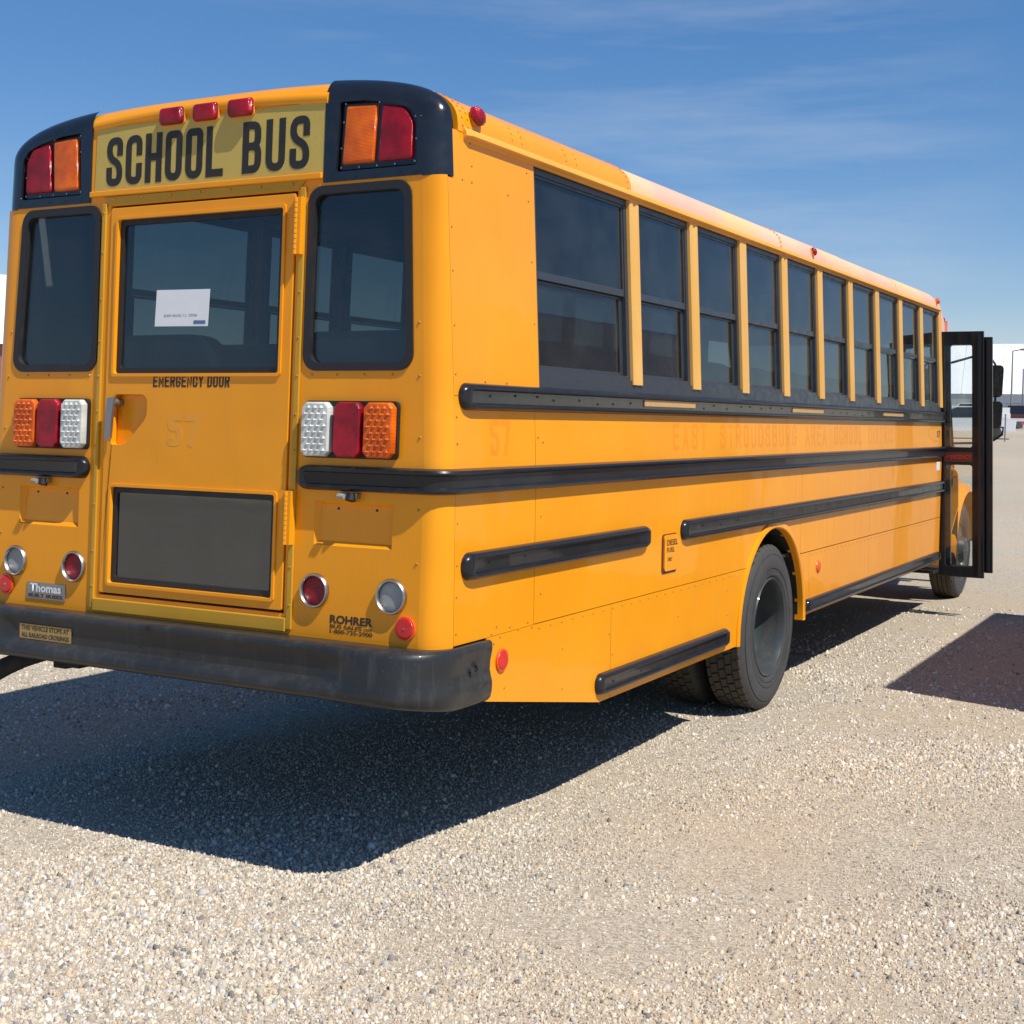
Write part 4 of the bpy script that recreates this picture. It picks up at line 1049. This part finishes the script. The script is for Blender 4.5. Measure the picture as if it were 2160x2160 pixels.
hole = MB(); hole.tube([(.07, -.115, .83), (.07, -.1205, .83)], .006, 8); hole.tube([(-.08, -.120, .925), (-.08, -.134, .921)], .014, 6); hole.build('bolts', 'black_flat', bp)['kind'] = 'stuff'
# ---- underbody, exhaust, axle
ub = MB()
for x in (-.43, .43): ub.box((x-.045, .5, .70), (x+.045, 10.6, .86))
for y in np.arange(.5, 8.6, .6): ub.box((-1.15, y, .86), (1.15, y+.06, .93))
ub.build('chassis', 'undercoat', bus)
MB().box((-1.17, .12, .93), (1.17, 9.6, .95)).build('floor', 'cabin_floor', bus)
MB().tube([(-.62, 2.6, .66), (-.72, .9, .68), (-.88, .32, .715), (-.97, .13, .700), (-1.07, .10, .665), (-1.17, .085, .622), (-1.27, .078, .572)], [.036, .036, .037, .039, .041, .043, .044], 12).build('tailpipe', 'undercoat', bus, 40)
MB().box((-.84, .08, .66), (-.70, .20, .76)).box((-.88, .10, .645), (-.80, .16, .70)).build('hanger_bracket', 'undercoat', bus)
MB().tube([(-1.0, 3.94, .52), (1.0, 3.94, .52)], .08, 12).box((-.22, 3.72, .34), (.22, 4.16, .74)).build('rear_axle', 'undercoat', bus)

# ---- wheels
def tire_parts(parent, xo, yc, R, sx, width=.265, front=False):
    """xo = outer sidewall plane"""
    w = empty('wheel', parent=parent)
    zc = R
    Rt = R-.012
    # sidewall and carcass
    prof = [(-.02, .300), (-.008, .315), (-.004, .335), (.0, .36), (.004, .40), (.0, .44), (-.010, .475), (-.022, .500), (-.030, Rt), (-width+.03, Rt), (-width+.022, .50), (-width+.01, .475), (-width, .44), (-width, .38), (-width+.02, .31)]
    prof = [(x, r*(R/.52) if r > .33 else r) for x, r in prof]
    lathe('tire', 'rubber', prof, sx*xo, yc, zc, w, 64, 40, sx)
    # moulded rings on the sidewall
    rg = MB()
    for rr in (.335, .372, .455):
        n = 48
        for k in range(n):
            a = 2*pi*k/n; b = 2*pi*(k+1)/n
            q = [(sx*(xo+(.006 if rr < .44 else -.002)), yc+r*cos(t), zc+r*sin(t)) for t, r in ((a, rr), (b, rr), (b, rr+.006), (a, rr+.006))]
            rg.add(q, [(0, 1, 2, 3)])
    rg.build('sidewall_rings', 'rubber', w, fix=False)['kind'] = 'stuff'
    tb = MB(); nb = 46
    ribs = [(-.032, -.074), (-.082, -.118), (-.126, -.162) if not front else (-.126, -.162), (-.170, -.212), (-.216, -.240)]
    for ri, (xa, xb) in enumerate(ribs):
        for k in range(nb):
            a0 = 2*pi*(k+(.5 if ri % 2 else 0))/nb; a1 = a0+2*pi/nb*(.80 if not front else .96)
            rr = R if ri not in (0, 4) else R-.004
            vs = []
            for (r) in (Rt-.004, rr):
                for a, sh in ((a0, 0), (a1, 0)):
                    for x in (xa, xb):
                        vs.append((sx*(xo+x), yc+r*cos(a+(.02 if x == xb else 0)), zc+r*sin(a+(.02 if x == xb else 0))))
            tb.add(vs, [(4, 5, 7, 6), (0, 1, 5, 4), (2, 6, 7, 3), (0, 4, 6, 2), (1, 3, 7, 5)])
    # shoulder lugs down the sidewall edge
    for k in range(nb):
        a0 = 2*pi*k/nb; a1 = a0+2*pi/nb*.6
        vs = [(sx*(xo+x), yc+r*cos(a), zc+r*sin(a)) for x, r in ((-.034, R-.003), (-.014, R-.034), (-.030, R-.040)) for a in (a0, a1)]
        tb.add(vs, [(0, 1, 3, 2), (2, 3, 5, 4), (0, 2, 4), (1, 5, 3)])
    tb.build('tread', 'tread_rubber', w, fix=False)['kind'] = 'stuff'
    if front:
        rp = [(-.02, .300), (-.012, .295), (-.03, .28), (-.05, .27), (-.035, .20), (-.02, .14), (.03, .12), (.05, .05), (.05, .0)]
    else:
        rp = [(-.012, .312), (-.002, .306), (-.006, .296), (-.020, .290), (-.05, .283), (-.14, .274), (-.215, .262), (-.240, .235), (-.245, .17), (-.235, .118)]
    lathe('rim', 'rim_grey', rp, sx*xo, yc, zc, w, 56, 45, sx)
    lathe('hub', 'rim_grey' if front else 'hub_dark', [(-.25, .125), (-.20, .118), (-.15, .110), (-.14, .085), (-.138, 0.0)], sx*xo, yc, zc, w, 24, 40, sx)
    if not front:
        for k in range(5):
            a = 2*pi*k/5+.5; y, z = yc+.212*cos(a), zc+.212*sin(a)
            MB().tube([(sx*(xo-.255), y, z), (sx*(xo-.240), y, z)], .030, 12).build('hand_hole', 'black_flat', w)
    nt_ = MB()
    for k in range(10):
        a = 2*pi*k/10+.2; y, z = yc+.168*cos(a), zc+.168*sin(a)
        nt_.tube([(sx*(xo-.250), y, z), (sx*(xo-.205), y, z)], .017, 6)
    nt_.build('lug_nuts', 'rim_grey', w)['kind'] = 'stuff'
    return w
for sx in (1, -1):
    tire_parts(bus, 1.195, 3.945, .52, sx); tire_parts(bus, .865, 3.945, .52, sx)
    tire_parts(bus, 1.13, 10.42, .505, sx, front=True)

# ---- inside: lining and seats
P = [p-n*.045 for p, n in zip(SEC, NOR) if p.y > EAVE-.03]
full = [(p.x, p.y) for p in P]+[(-p.x, p.y) for p in P[::-1][1:]]; m = len(full)
mesh('ceiling_lining', [(x, y, z) for y in (.22, 8.7) for x, z in full], [(j, j+1, m+j+1, m+j) for j in range(m-1)], 'cabin_lining', bus, 40)
plate('rear_inner_lining', 'cabin_lining', RP, [(-1.08, 2.72), (1.08, 2.72), (1.0, 2.98), (-1.0, 2.98)], (), -.08, -.04, bus)
def seat_mesh():
    mb = MB()
    prof = round_poly([(-.47, .40), (.47, .40), (.47, 1.14), (-.47, 1.14)], [.02, .02, .16, .16], 6)
    m = len(prof); vs = []
    for y, s in ((-.06, .94), (-.045, 1), (.045, 1), (.06, .94)):
        vs += [(x*s, y-(z-.4)*.14, .40+(z-.4)*(1-(1-s)*.7)) for x, z in prof]
    mb.add(vs, [(k*m+i, k*m+(i+1) % m, (k+1)*m+(i+1) % m, (k+1)*m+i) for k in range(3) for i in range(m)]+[tuple(range(m)), tuple(3*m+i for i in range(m))])
    mb.box((-.47, .03, .32), (.47, .44, .46)); mb.box((-.42, .08, 0), (-.38, .12, .34)); mb.box((.38, .08, 0), (.42, .12, .34))
    me = bpy.data.meshes.new('seat'); me.from_pydata(mb.v, [], mb.f); me.update(); me.materials.append(MATS['seat_vinyl']); return me
sm_ = seat_mesh(); sm_.shade_smooth(); sm_.set_sharp_from_angle(angle=radians(40))
for k in range(11):
    for sx in (1, -1):
        o = bpy.data.objects.new('seat', sm_); COL.objects.link(o); o.parent = bus; o.location = (sx*.67, .55+.735*k, .95+.06)

# ---- entrance door, folded open at the front of the side wall
ed = empty('entrance_door', parent=bus)
def EP(y): return lambda x, z, d: (x-.030*(z-.38), y-d, z)
for yy, x0, x1, z0, z1, g in ((8.86, 1.215, 1.625, .385, 2.68, 'a'), (8.945, 1.25, 1.688, .43, 2.63, 'b')):
    lf = empty('leaf', parent=ed); mp = EP(yy)
    up_ = rrect(x0+.058, 1.60, x1-.105, 2.555, .02, 3); lo_ = rrect(x0+.058, .485, x1-.105, 1.435, .02, 3)
    plate('leaf_frame', 'black_rail', mp, [(x0, z0), (x1, z0), (x1, z1), (x0, z1)], [up_, lo_], -.018, .018, lf, bevel=.004)
    plate('pane', 'glass_clear', mp, [(x0+.05, 1.59), (x1-.10, 1.59), (x1-.10, 2.56), (x0+.05, 2.56)], (), -.003, .003, lf)
    plate('pane', 'glass_clear', mp, [(x0+.05, .48), (x1-.10, .48), (x1-.10, 1.44), (x0+.05, 1.44)], (), -.003, .003, lf)
    if g == 'a':
        plate('emergency_label', 'maroon_paint', mp, [(x0+.05, 1.465), (x1-.10, 1.465), (x1-.10, 1.555), (x0+.05, 1.555)], (), .018, .020, lf)
        font_text('lettering', 'EMERGENCY', 'red_print', mp, x0+.06, 1.49, x1-.11, 1.53, .0215, lf, bold=.02)
    MB().box((x1-.05, yy-.028, z0+.02), (x1-.025, yy-.018, z1-.02), lambda x, y, z: (x-.030*(z-.38), y, z)).build('edge_seal', 'gasket', lf)
# ---- front end: roof cap, pillars, windscreen, cowl, hood and fenders
FY = ((8.60, 0, 0), (8.78, .012, .002), (8.95, .04, .01), (9.10, .085, .02), (9.24, .15, .04), (9.34, .23, .06), (9.40, .31, .09))
def cap_sec(y, dr, nar, z0, z1):
    half = [(max(0, p.x-nar-(0 if p.y < EAVE else .15*dr)), 2.66+(p.y-2.66)*(1-dr/.46) if p.y > 2.66 else p.y) for p in SEC if z0 <= p.y <= z1]
    return [(x, y, z) for x, z in half]
secs = []
for f in FY:
    h = cap_sec(*f, EAVE-.001, 9); secs.append(h+[(-x, y, z) for x, y, z in h[::-1][1:]])
m = len(secs[0]); vs = [v for q in secs for v in q]
mesh('front_cap', vs, [(i*m+j, (i+1)*m+j, (i+1)*m+j+1, i*m+j+1) for i in range(len(secs)-1) for j in range(m-1)], 'roof_faded', bus, 40)
for sx in (1, -1):
    ss = [[(sx*x, y, z) for x, y, z in cap_sec(*f, 2.6, EAVE+.02)] for f in ((8.84, .02, .004),)+FY[2:]]
    m = len(ss[0]); vs = [v for q in ss for v in q]
    mesh('front_cap_side', vs, [(i*m+j, (i+1)*m+j, (i+1)*m+j+1, i*m+j+1) for i in range(len(ss)-1) for j in range(m-1)], 'roof_faded', bus, 40)
MB().box((-1.12, 9.38, 2.60), (1.12, 9.43, 2.82)).build('front_header', 'roof_faded', bus)
dome('front_marker', 'lens_red', lambda a, b, d: (1.06+d*.3+a, 9.36+b, 2.80+d), circle(0, 0, .035, 10), 0, .05, .02, bus)
for sx in (1, -1):
    MB().add([(sx*1.13, 9.36, 2.64), (sx*1.07, 9.44, 2.64), (sx*1.05, 9.95, 1.60), (sx*1.12, 9.86, 1.60), (sx*1.08, 9.36, 2.64), (sx*1.02, 9.44, 2.64), (sx*1.0, 9.95, 1.60), (sx*1.07, 9.86, 1.60)],
             [(0, 1, 2, 3), (4, 7, 6, 5), (0, 4, 5, 1), (3, 2, 6, 7), (0, 3, 7, 4), (1, 5, 6, 2)]).build('windscreen_pillar', 'black_flat', bus)
MB().add([(-1.04, 9.42, 2.62), (1.04, 9.42, 2.62), (1.02, 9.93, 1.58), (-1.02, 9.93, 1.58)], [(0, 1, 2, 3)]).build('windscreen', 'glass_side', bus, fix=False)
MB().box((-1.19, 8.80, .55), (-1.17, 9.88, 1.60)).box((-1.17, 8.80, 1.60), (-1.15, 8.86, 2.7)).build('driver_side_wall', 'yellow', bus)
MB().box((-1.15, 9.86, .62), (1.13, 9.92, 1.60)).build('cowl', 'yellow', bus)
MB().box((.55, 8.82, .40), (1.17, 9.62, .43)).box((.55, 8.82, .67), (.90, 9.62, .70)).box((.86, 8.82, .43), (.88, 9.62, .70)).build('entrance_steps', 'cabin_floor', bus)
hs = []
for y, hw, zt, zs in ((9.92, .92, 1.60, 1.30), (10.3, .86, 1.56, 1.28), (11.0, .78, 1.48, 1.22), (11.5, .70, 1.38, 1.15), (11.66, .64, 1.24, 1.05)):
    hs.append([(hw, y, .72), (hw, y, zs), (hw*.93, y, zs+(zt-zs)*.6), (hw*.78, y, zt-.03), (hw*.4, y, zt), (-hw*.4, y, zt), (-hw*.78, y, zt-.03), (-hw*.93, y, zs+(zt-zs)*.6), (-hw, y, zs), (-hw, y, .72)])
m = 10; vs = [v for s in hs for v in s]
mesh('hood', vs, [(i*m+j, (i+1)*m+j, (i+1)*m+j+1, i*m+j+1) for i in range(4) for j in range(m-1)]+[tuple(40+j for j in range(m))], 'yellow', bus, 40)
for sx in (1, -1):
    vs = []; n = 16
    for k in range(n+1):
        a = pi*(1.02-k/n*1.04); y = 10.42+.64*cos(a); z = .56+.62*sin(a)
        vs += [(sx*.80, y, z+.10), (sx*1.02, y, z+.06), (sx*1.17, y, z), (sx*1.19, y, z-.06)]
    mesh('front_fender', vs, [(4*i+j, 4*i+4+j, 4*i+5+j, 4*i+1+j) for i in range(n) for j in range(3)], 'yellow', bus, 50)
    fp = round_poly([(.72, .50), (1.09, .42), (1.18, .44), (1.205, .72), (1.275, 1.02), (1.265, 1.36), (1.08, 1.44), (.72, 1.38)], [.0, .02, .02, .15, .1, .07, .05, 0], 5)
    if sx < 0: fp = [(-x, z) for x, z in fp[::-1]]
    plate('fender_panel', 'yellow', lambda x, z, d: (x, 9.36-d, z), fp, (), -.04, .0, bus, bevel=.01)
    MB().box((sx*1.20-.02, 9.325, 1.22), (sx*1.20+.02, 9.36, 1.36)).tube([(sx*1.14, 9.34, 1.27), (sx*1.26, 9.33, 1.31)], .012, 6).build('hood_strap', 'black_flat', bus)
    MB().box((sx*.74 if sx > 0 else -1.19, 9.80, .36), (1.19 if sx > 0 else -.74, 9.815, 1.02)).build('splash_guard', 'black_flat', bus)
    h = empty('headlamp', parent=bus)
    MB().box((sx*.72 if sx > 0 else -.98, 11.4, .95), (.98 if sx > 0 else -.72, 11.52, 1.15)).build('lens', 'lens_clear', h)
MB().box((-1.18, 11.66, .50), (1.18, 11.78, .78)).build('front_bumper', 'black_flat', bus)
hl = MB(); hl.tube([(.99, 10.12, 1.36), (1.0, 10.26, 1.30)], .020, 6); hl.box((.985, 10.10, 1.25), (1.005, 10.20, 1.36)); hl.build('hood_latch', 'black_flat', bus)
# mirrors on their tubular arm
mr_ = empty('mirror_assembly', parent=bus)
MB().tube([(1.04, 9.80, 2.42), (1.30, 9.86, 2.50), (1.44, 9.90, 2.49), (1.49, 9.90, 2.42), (1.50, 9.90, 2.10), (1.50, 9.90, 1.80), (1.585, 9.90, 1.79), (1.575, 9.90, 1.72), (1.50, 9.90, 1.665), (1.30, 9.92, 1.63), (1.05, 9.95, 1.62)], .012, 8).build('arm', 'black_flat', mr_, 60)
def mhead(z0, z1, nm):
    pr = round_poly([(1.33, z0), (1.565, z0), (1.575, z1), (1.33, z1)], .04, 5)
    dome('mirror_head', 'window_frame', lambda a, b, d: (a, 9.90+d, b), pr, -.01, .07, .05, mr_)
    plate('mirror_glass', 'dark_glass', lambda a, b, d: (a, 9.888+d, b), [(1.44+(x-1.44)*.93, (z0+z1)/2+(z-(z0+z1)/2)*.95) for x, z in pr], (), -.004, .0, mr_)
mhead(2.09, 2.41, 'a'); mhead(1.78, 2.05, 'b')

# ------------------------------------------------------------------ other vehicles and buildings
def ray_dir(u): 
    d = fw+r2*((u-1108.3)/2852.6); return Vector((d.x, d.y, 0)).normalized()
def at(u, dist):
    d = ray_dir(u); return Vector((CAM.x+d.x*dist, CAM.y+d.y*dist, 0))
def local(o, p, heading):
    o.location = p; o.rotation_euler = (0, 0, heading)
# box truck right of the bus; only its shadow and reflection reach the picture
bt = empty('box_truck', (3.58, 4.50, 0)); tag(bt, 'box truck right of the bus outside the view, casting the dark shadow at the right', 'truck')
mb = MB(); bx = rrect(0, .85, 2.3, 2.93, .06, 4); m = len(bx)
mb.add([(x, y, z) for y in (0, 4.35) for x, z in bx], [(i, (i+1) % m, m+(i+1) % m, m+i) for i in range(m)]+[tuple(range(m)), tuple(range(m, 2*m))])
mb.build('cargo_box', 'white_paint', bt)
cabp = [(4.42, .75), (6.1, .75), (6.1, 1.25), (5.85, 1.45), (5.45, 2.25), (5.2, 2.35), (4.42, 2.35)]
MB().add([(x, y, z) for x in (.1, 2.2) for y, z in cabp], [tuple(range(7)), tuple(range(7, 14))]+[(i, (i+1) % 7, 7+(i+1) % 7, 7+i) for i in range(7)]).build('cab', 'red_paint', bt)
for x in (.092, 2.208): MB().add([(x, 4.65, 1.45), (x, 5.6, 1.45), (x, 5.3, 2.15), (x, 4.65, 2.15)], [(0, 1, 2, 3)]).build('cab_window', 'dark_glass', bt, fix=False)
for y in (1.0, 5.3):
    for x in (.30, 2.28): lathe('wheel', 'rubber', [(0, .0), (-.02, .22), (0, .40), (-.03, .45), (-.22, .45), (-.25, .3)], x-(.25 if x < 1 else 0)+(.25 if x < 1 else 0), y, .45, bt, 24, 40, 1)
MB().box((.7, .1, .5), (1.6, 5.9, .85)).build('chassis', 'undercoat', bt)

def warehouse(name, u0, u1, dist, zeave, zridge, depth, wall, label, rib=2.0):
    a = at(u0, dist); b = at(u1, dist); d = (b-a); L = d.length; ex = d.normalized(); ey = Vector((-ex.y, ex.x, 0))
    if ey.dot(a-CAM) < 0: ey = -ey
    w = empty(name, a); z0 = terrain_z(a.x, a.y)-.6
    w.rotation_euler = (0, 0, atan2(ex.y, ex.x))
    s = 1 if Vector((-ex.y, ex.x, 0)).dot(ey) > 0 else -1
    mb = MB(); mb.add([(0, 0, z0), (L, 0, z0), (L, 0, zeave), (0, 0, zeave), (0, s*depth*2, z0), (L, s*depth*2, z0), (L, s*depth*2, zeave), (0, s*depth*2, zeave), (0, s*depth, zridge), (L, s*depth, zridge)],
                      [(0, 1, 2, 3), (4, 7, 6, 5), (0, 3, 8, 7, 4), (1, 5, 6, 9, 2)]); mb.build('wall', wall, w)
    n = int(L/rib)
    for i in range(n):
        x0, x1 = L*i/n+.03, L*(i+1)/n-.03
        pr = [(x0-.04, 0), (x1-.12, 0), (x1-.06, .05), (x1+.03, .05)]
        vs = []
        for (y, z) in ((-s*.4, zeave-.05), (s*depth, zridge+.05), (s*depth*2.02, zeave-.05)): vs += [(x, y, z+h+.08) for x, h in pr]
        MB().add(vs, [(4*k+j, 4*k+j+1, 4*k+5+j, 4*k+4+j) for k in range(2) for j in range(3)]).build('roof_sheet', 'white_metal', w, fix=False)
    for i in range(2, n-1, 5):
        MB().box((L*i/n, -s*.05, z0), (L*(i+1.4)/n, s*.02, z0+3.6)).build('door', 'white_metal', w)
    tag(w, label, 'building'); return w
warehouse('warehouse', 1900, 2420, 150, 5.2, 11.0, 12, 'wall_bluegrey', 'wide white-roofed metal warehouse beyond the bus mirrors at the right edge')
warehouse('warehouse', -420, 120, 75, 5.2, 9.6, 10, 'wall_red', 'white-roofed warehouse with red walls behind the bus at the left edge')

def vehicle(name, u, dist, heading, paint_m, kind, label, cat, sc=1.0, group=None):
    p = at(u, dist); p.z = terrain_z(p.x, p.y); v = empty(name, p); v.rotation_euler = (0, 0, heading); v.scale = (sc, sc, sc)
    if kind == 'car':
        side = [(-2.2, .35), (2.2, .35), (2.25, .75), (1.2, .92), (-1.75, .98), (-2.25, .85)]; cabn = [(-1.7, .96), (1.15, .90), (.35, 1.42), (-1.0, 1.45)]; hw = .88; wr = .32; wy = (-1.35, 1.4)
    else:
        side = [(-2.8, .55), (2.7, .55), (2.75, 1.05), (1.55, 1.18), (-2.8, 1.18)]; cabn = [(-.75, 1.17), (1.5, 1.17), (.8, 1.85), (-.55, 1.88)]; hw = .98; wr = .40; wy = (-1.75, 1.75)
    def ext(pr, h, h2, nm, mt):
        m = len(pr); mid = sum(z for _, z in pr)/m
        MB().add([(s*(h if z < mid else h2), y, z) for s in (1, -1) for y, z in pr], [tuple(range(m)), tuple(range(m, 2*m))]+[(i, (i+1) % m, m+(i+1) % m, m+i) for i in range(m)]).build(nm, mt, v)
    ext(side, hw, hw*.96, 'body', paint_m); ext(cabn, hw*.92, hw*.74, 'window', 'dark_glass')
    rf = [(y*.96, z) for y, z in cabn[2:]]; MB().box((-hw*.74, rf[1][0], rf[1][1]-.02), (hw*.74, rf[0][0], rf[1][1]+.03)).build('roof', paint_m, v)
    for s in (1, -1):
        for y in wy: lathe('wheel', 'rubber', [(0, 0), (.02, wr*.6), (0, wr*.95), (-.03, wr), (-.2, wr), (-.22, wr*.6)], s*hw, y, wr, v, 16, 40, s)
    if kind == 'truck':
        MB().box((-.92, -2.75, 1.18), (.92, -.9, 1.62)).build('load', 'white_metal', v); MB().tube([(-.95, -.85, 1.2), (-.95, -.85, 2.1), (.95, -.85, 2.1), (.95, -.85, 1.2)], .05, 6).build('rack', 'steel_pole', v)
        MB().box((-.95, 2.70, .60), (.95, 2.85, .85)).build('bumper', 'white_paint', v)
    tag(v, label, cat, group); return v
H0 = YAW
vehicle('work_truck', 2142, 118, H0+2.75, 'maroon_paint', 'truck', 'maroon work truck with white load and rack parked far off at the right edge', 'truck', 1.0)
vehicle('parked_car', 2031, 66, H0+1.2, 'white_paint', 'car', 'white car nearest the bus, seen through the open front door glass', 'car')
vehicle('parked_car', 2022, 92, H0+1.5, 'silver_paint', 'car', 'silver car parked behind the white one, seen through the door glass', 'car')
vehicle('parked_pickup', 2042, 108, H0+1.35, 'white_paint', 'truck', 'white pickup with a rack, farthest vehicle seen through the door glass', 'truck')
p = at(2117, 62); p.z = terrain_z(p.x, p.y)
MB().tube([(0, 0, -.2), (0, 0, 1.15)], .03, 8).tube([(0, 0, 1.14), (0, 0, 1.17)], .045, 8).build('marker_post', 'steel_pole').location = p
tag(bpy.data.objects['marker_post'], 'thin metal post standing in the gravel yard right of the mirrors', 'post')
vehicle('parked_pickup', 2100, 138, H0+1.5, 'white_paint', 'truck', 'white pickup parked far off just right of the mirrors', 'truck')
vehicle('parked_car', 2159, 128, H0+1.9, 'red_paint', 'car', 'red car cut off by the right edge beside the maroon work truck', 'car')
for u, d, h, lb in ((2128, 140, 7.5, 'tall thin light pole in front of the warehouse right of the mirrors'), (2152, 146, 6.0, 'shorter thin pole by the warehouse at the right edge')):
    p = at(u, d); p.z = terrain_z(p.x, p.y)
    o = MB().tube([(0, 0, -.3), (0, 0, h)], [.11, .06], 8).tube([(0, 0, h), (.9, 0, h+.15)], .05, 6).box((.7, -.15, h+.05), (1.3, .15, h+.22)).build('light_pole', 'steel_pole'); o.location = p
    tag(o, lb, 'light pole')
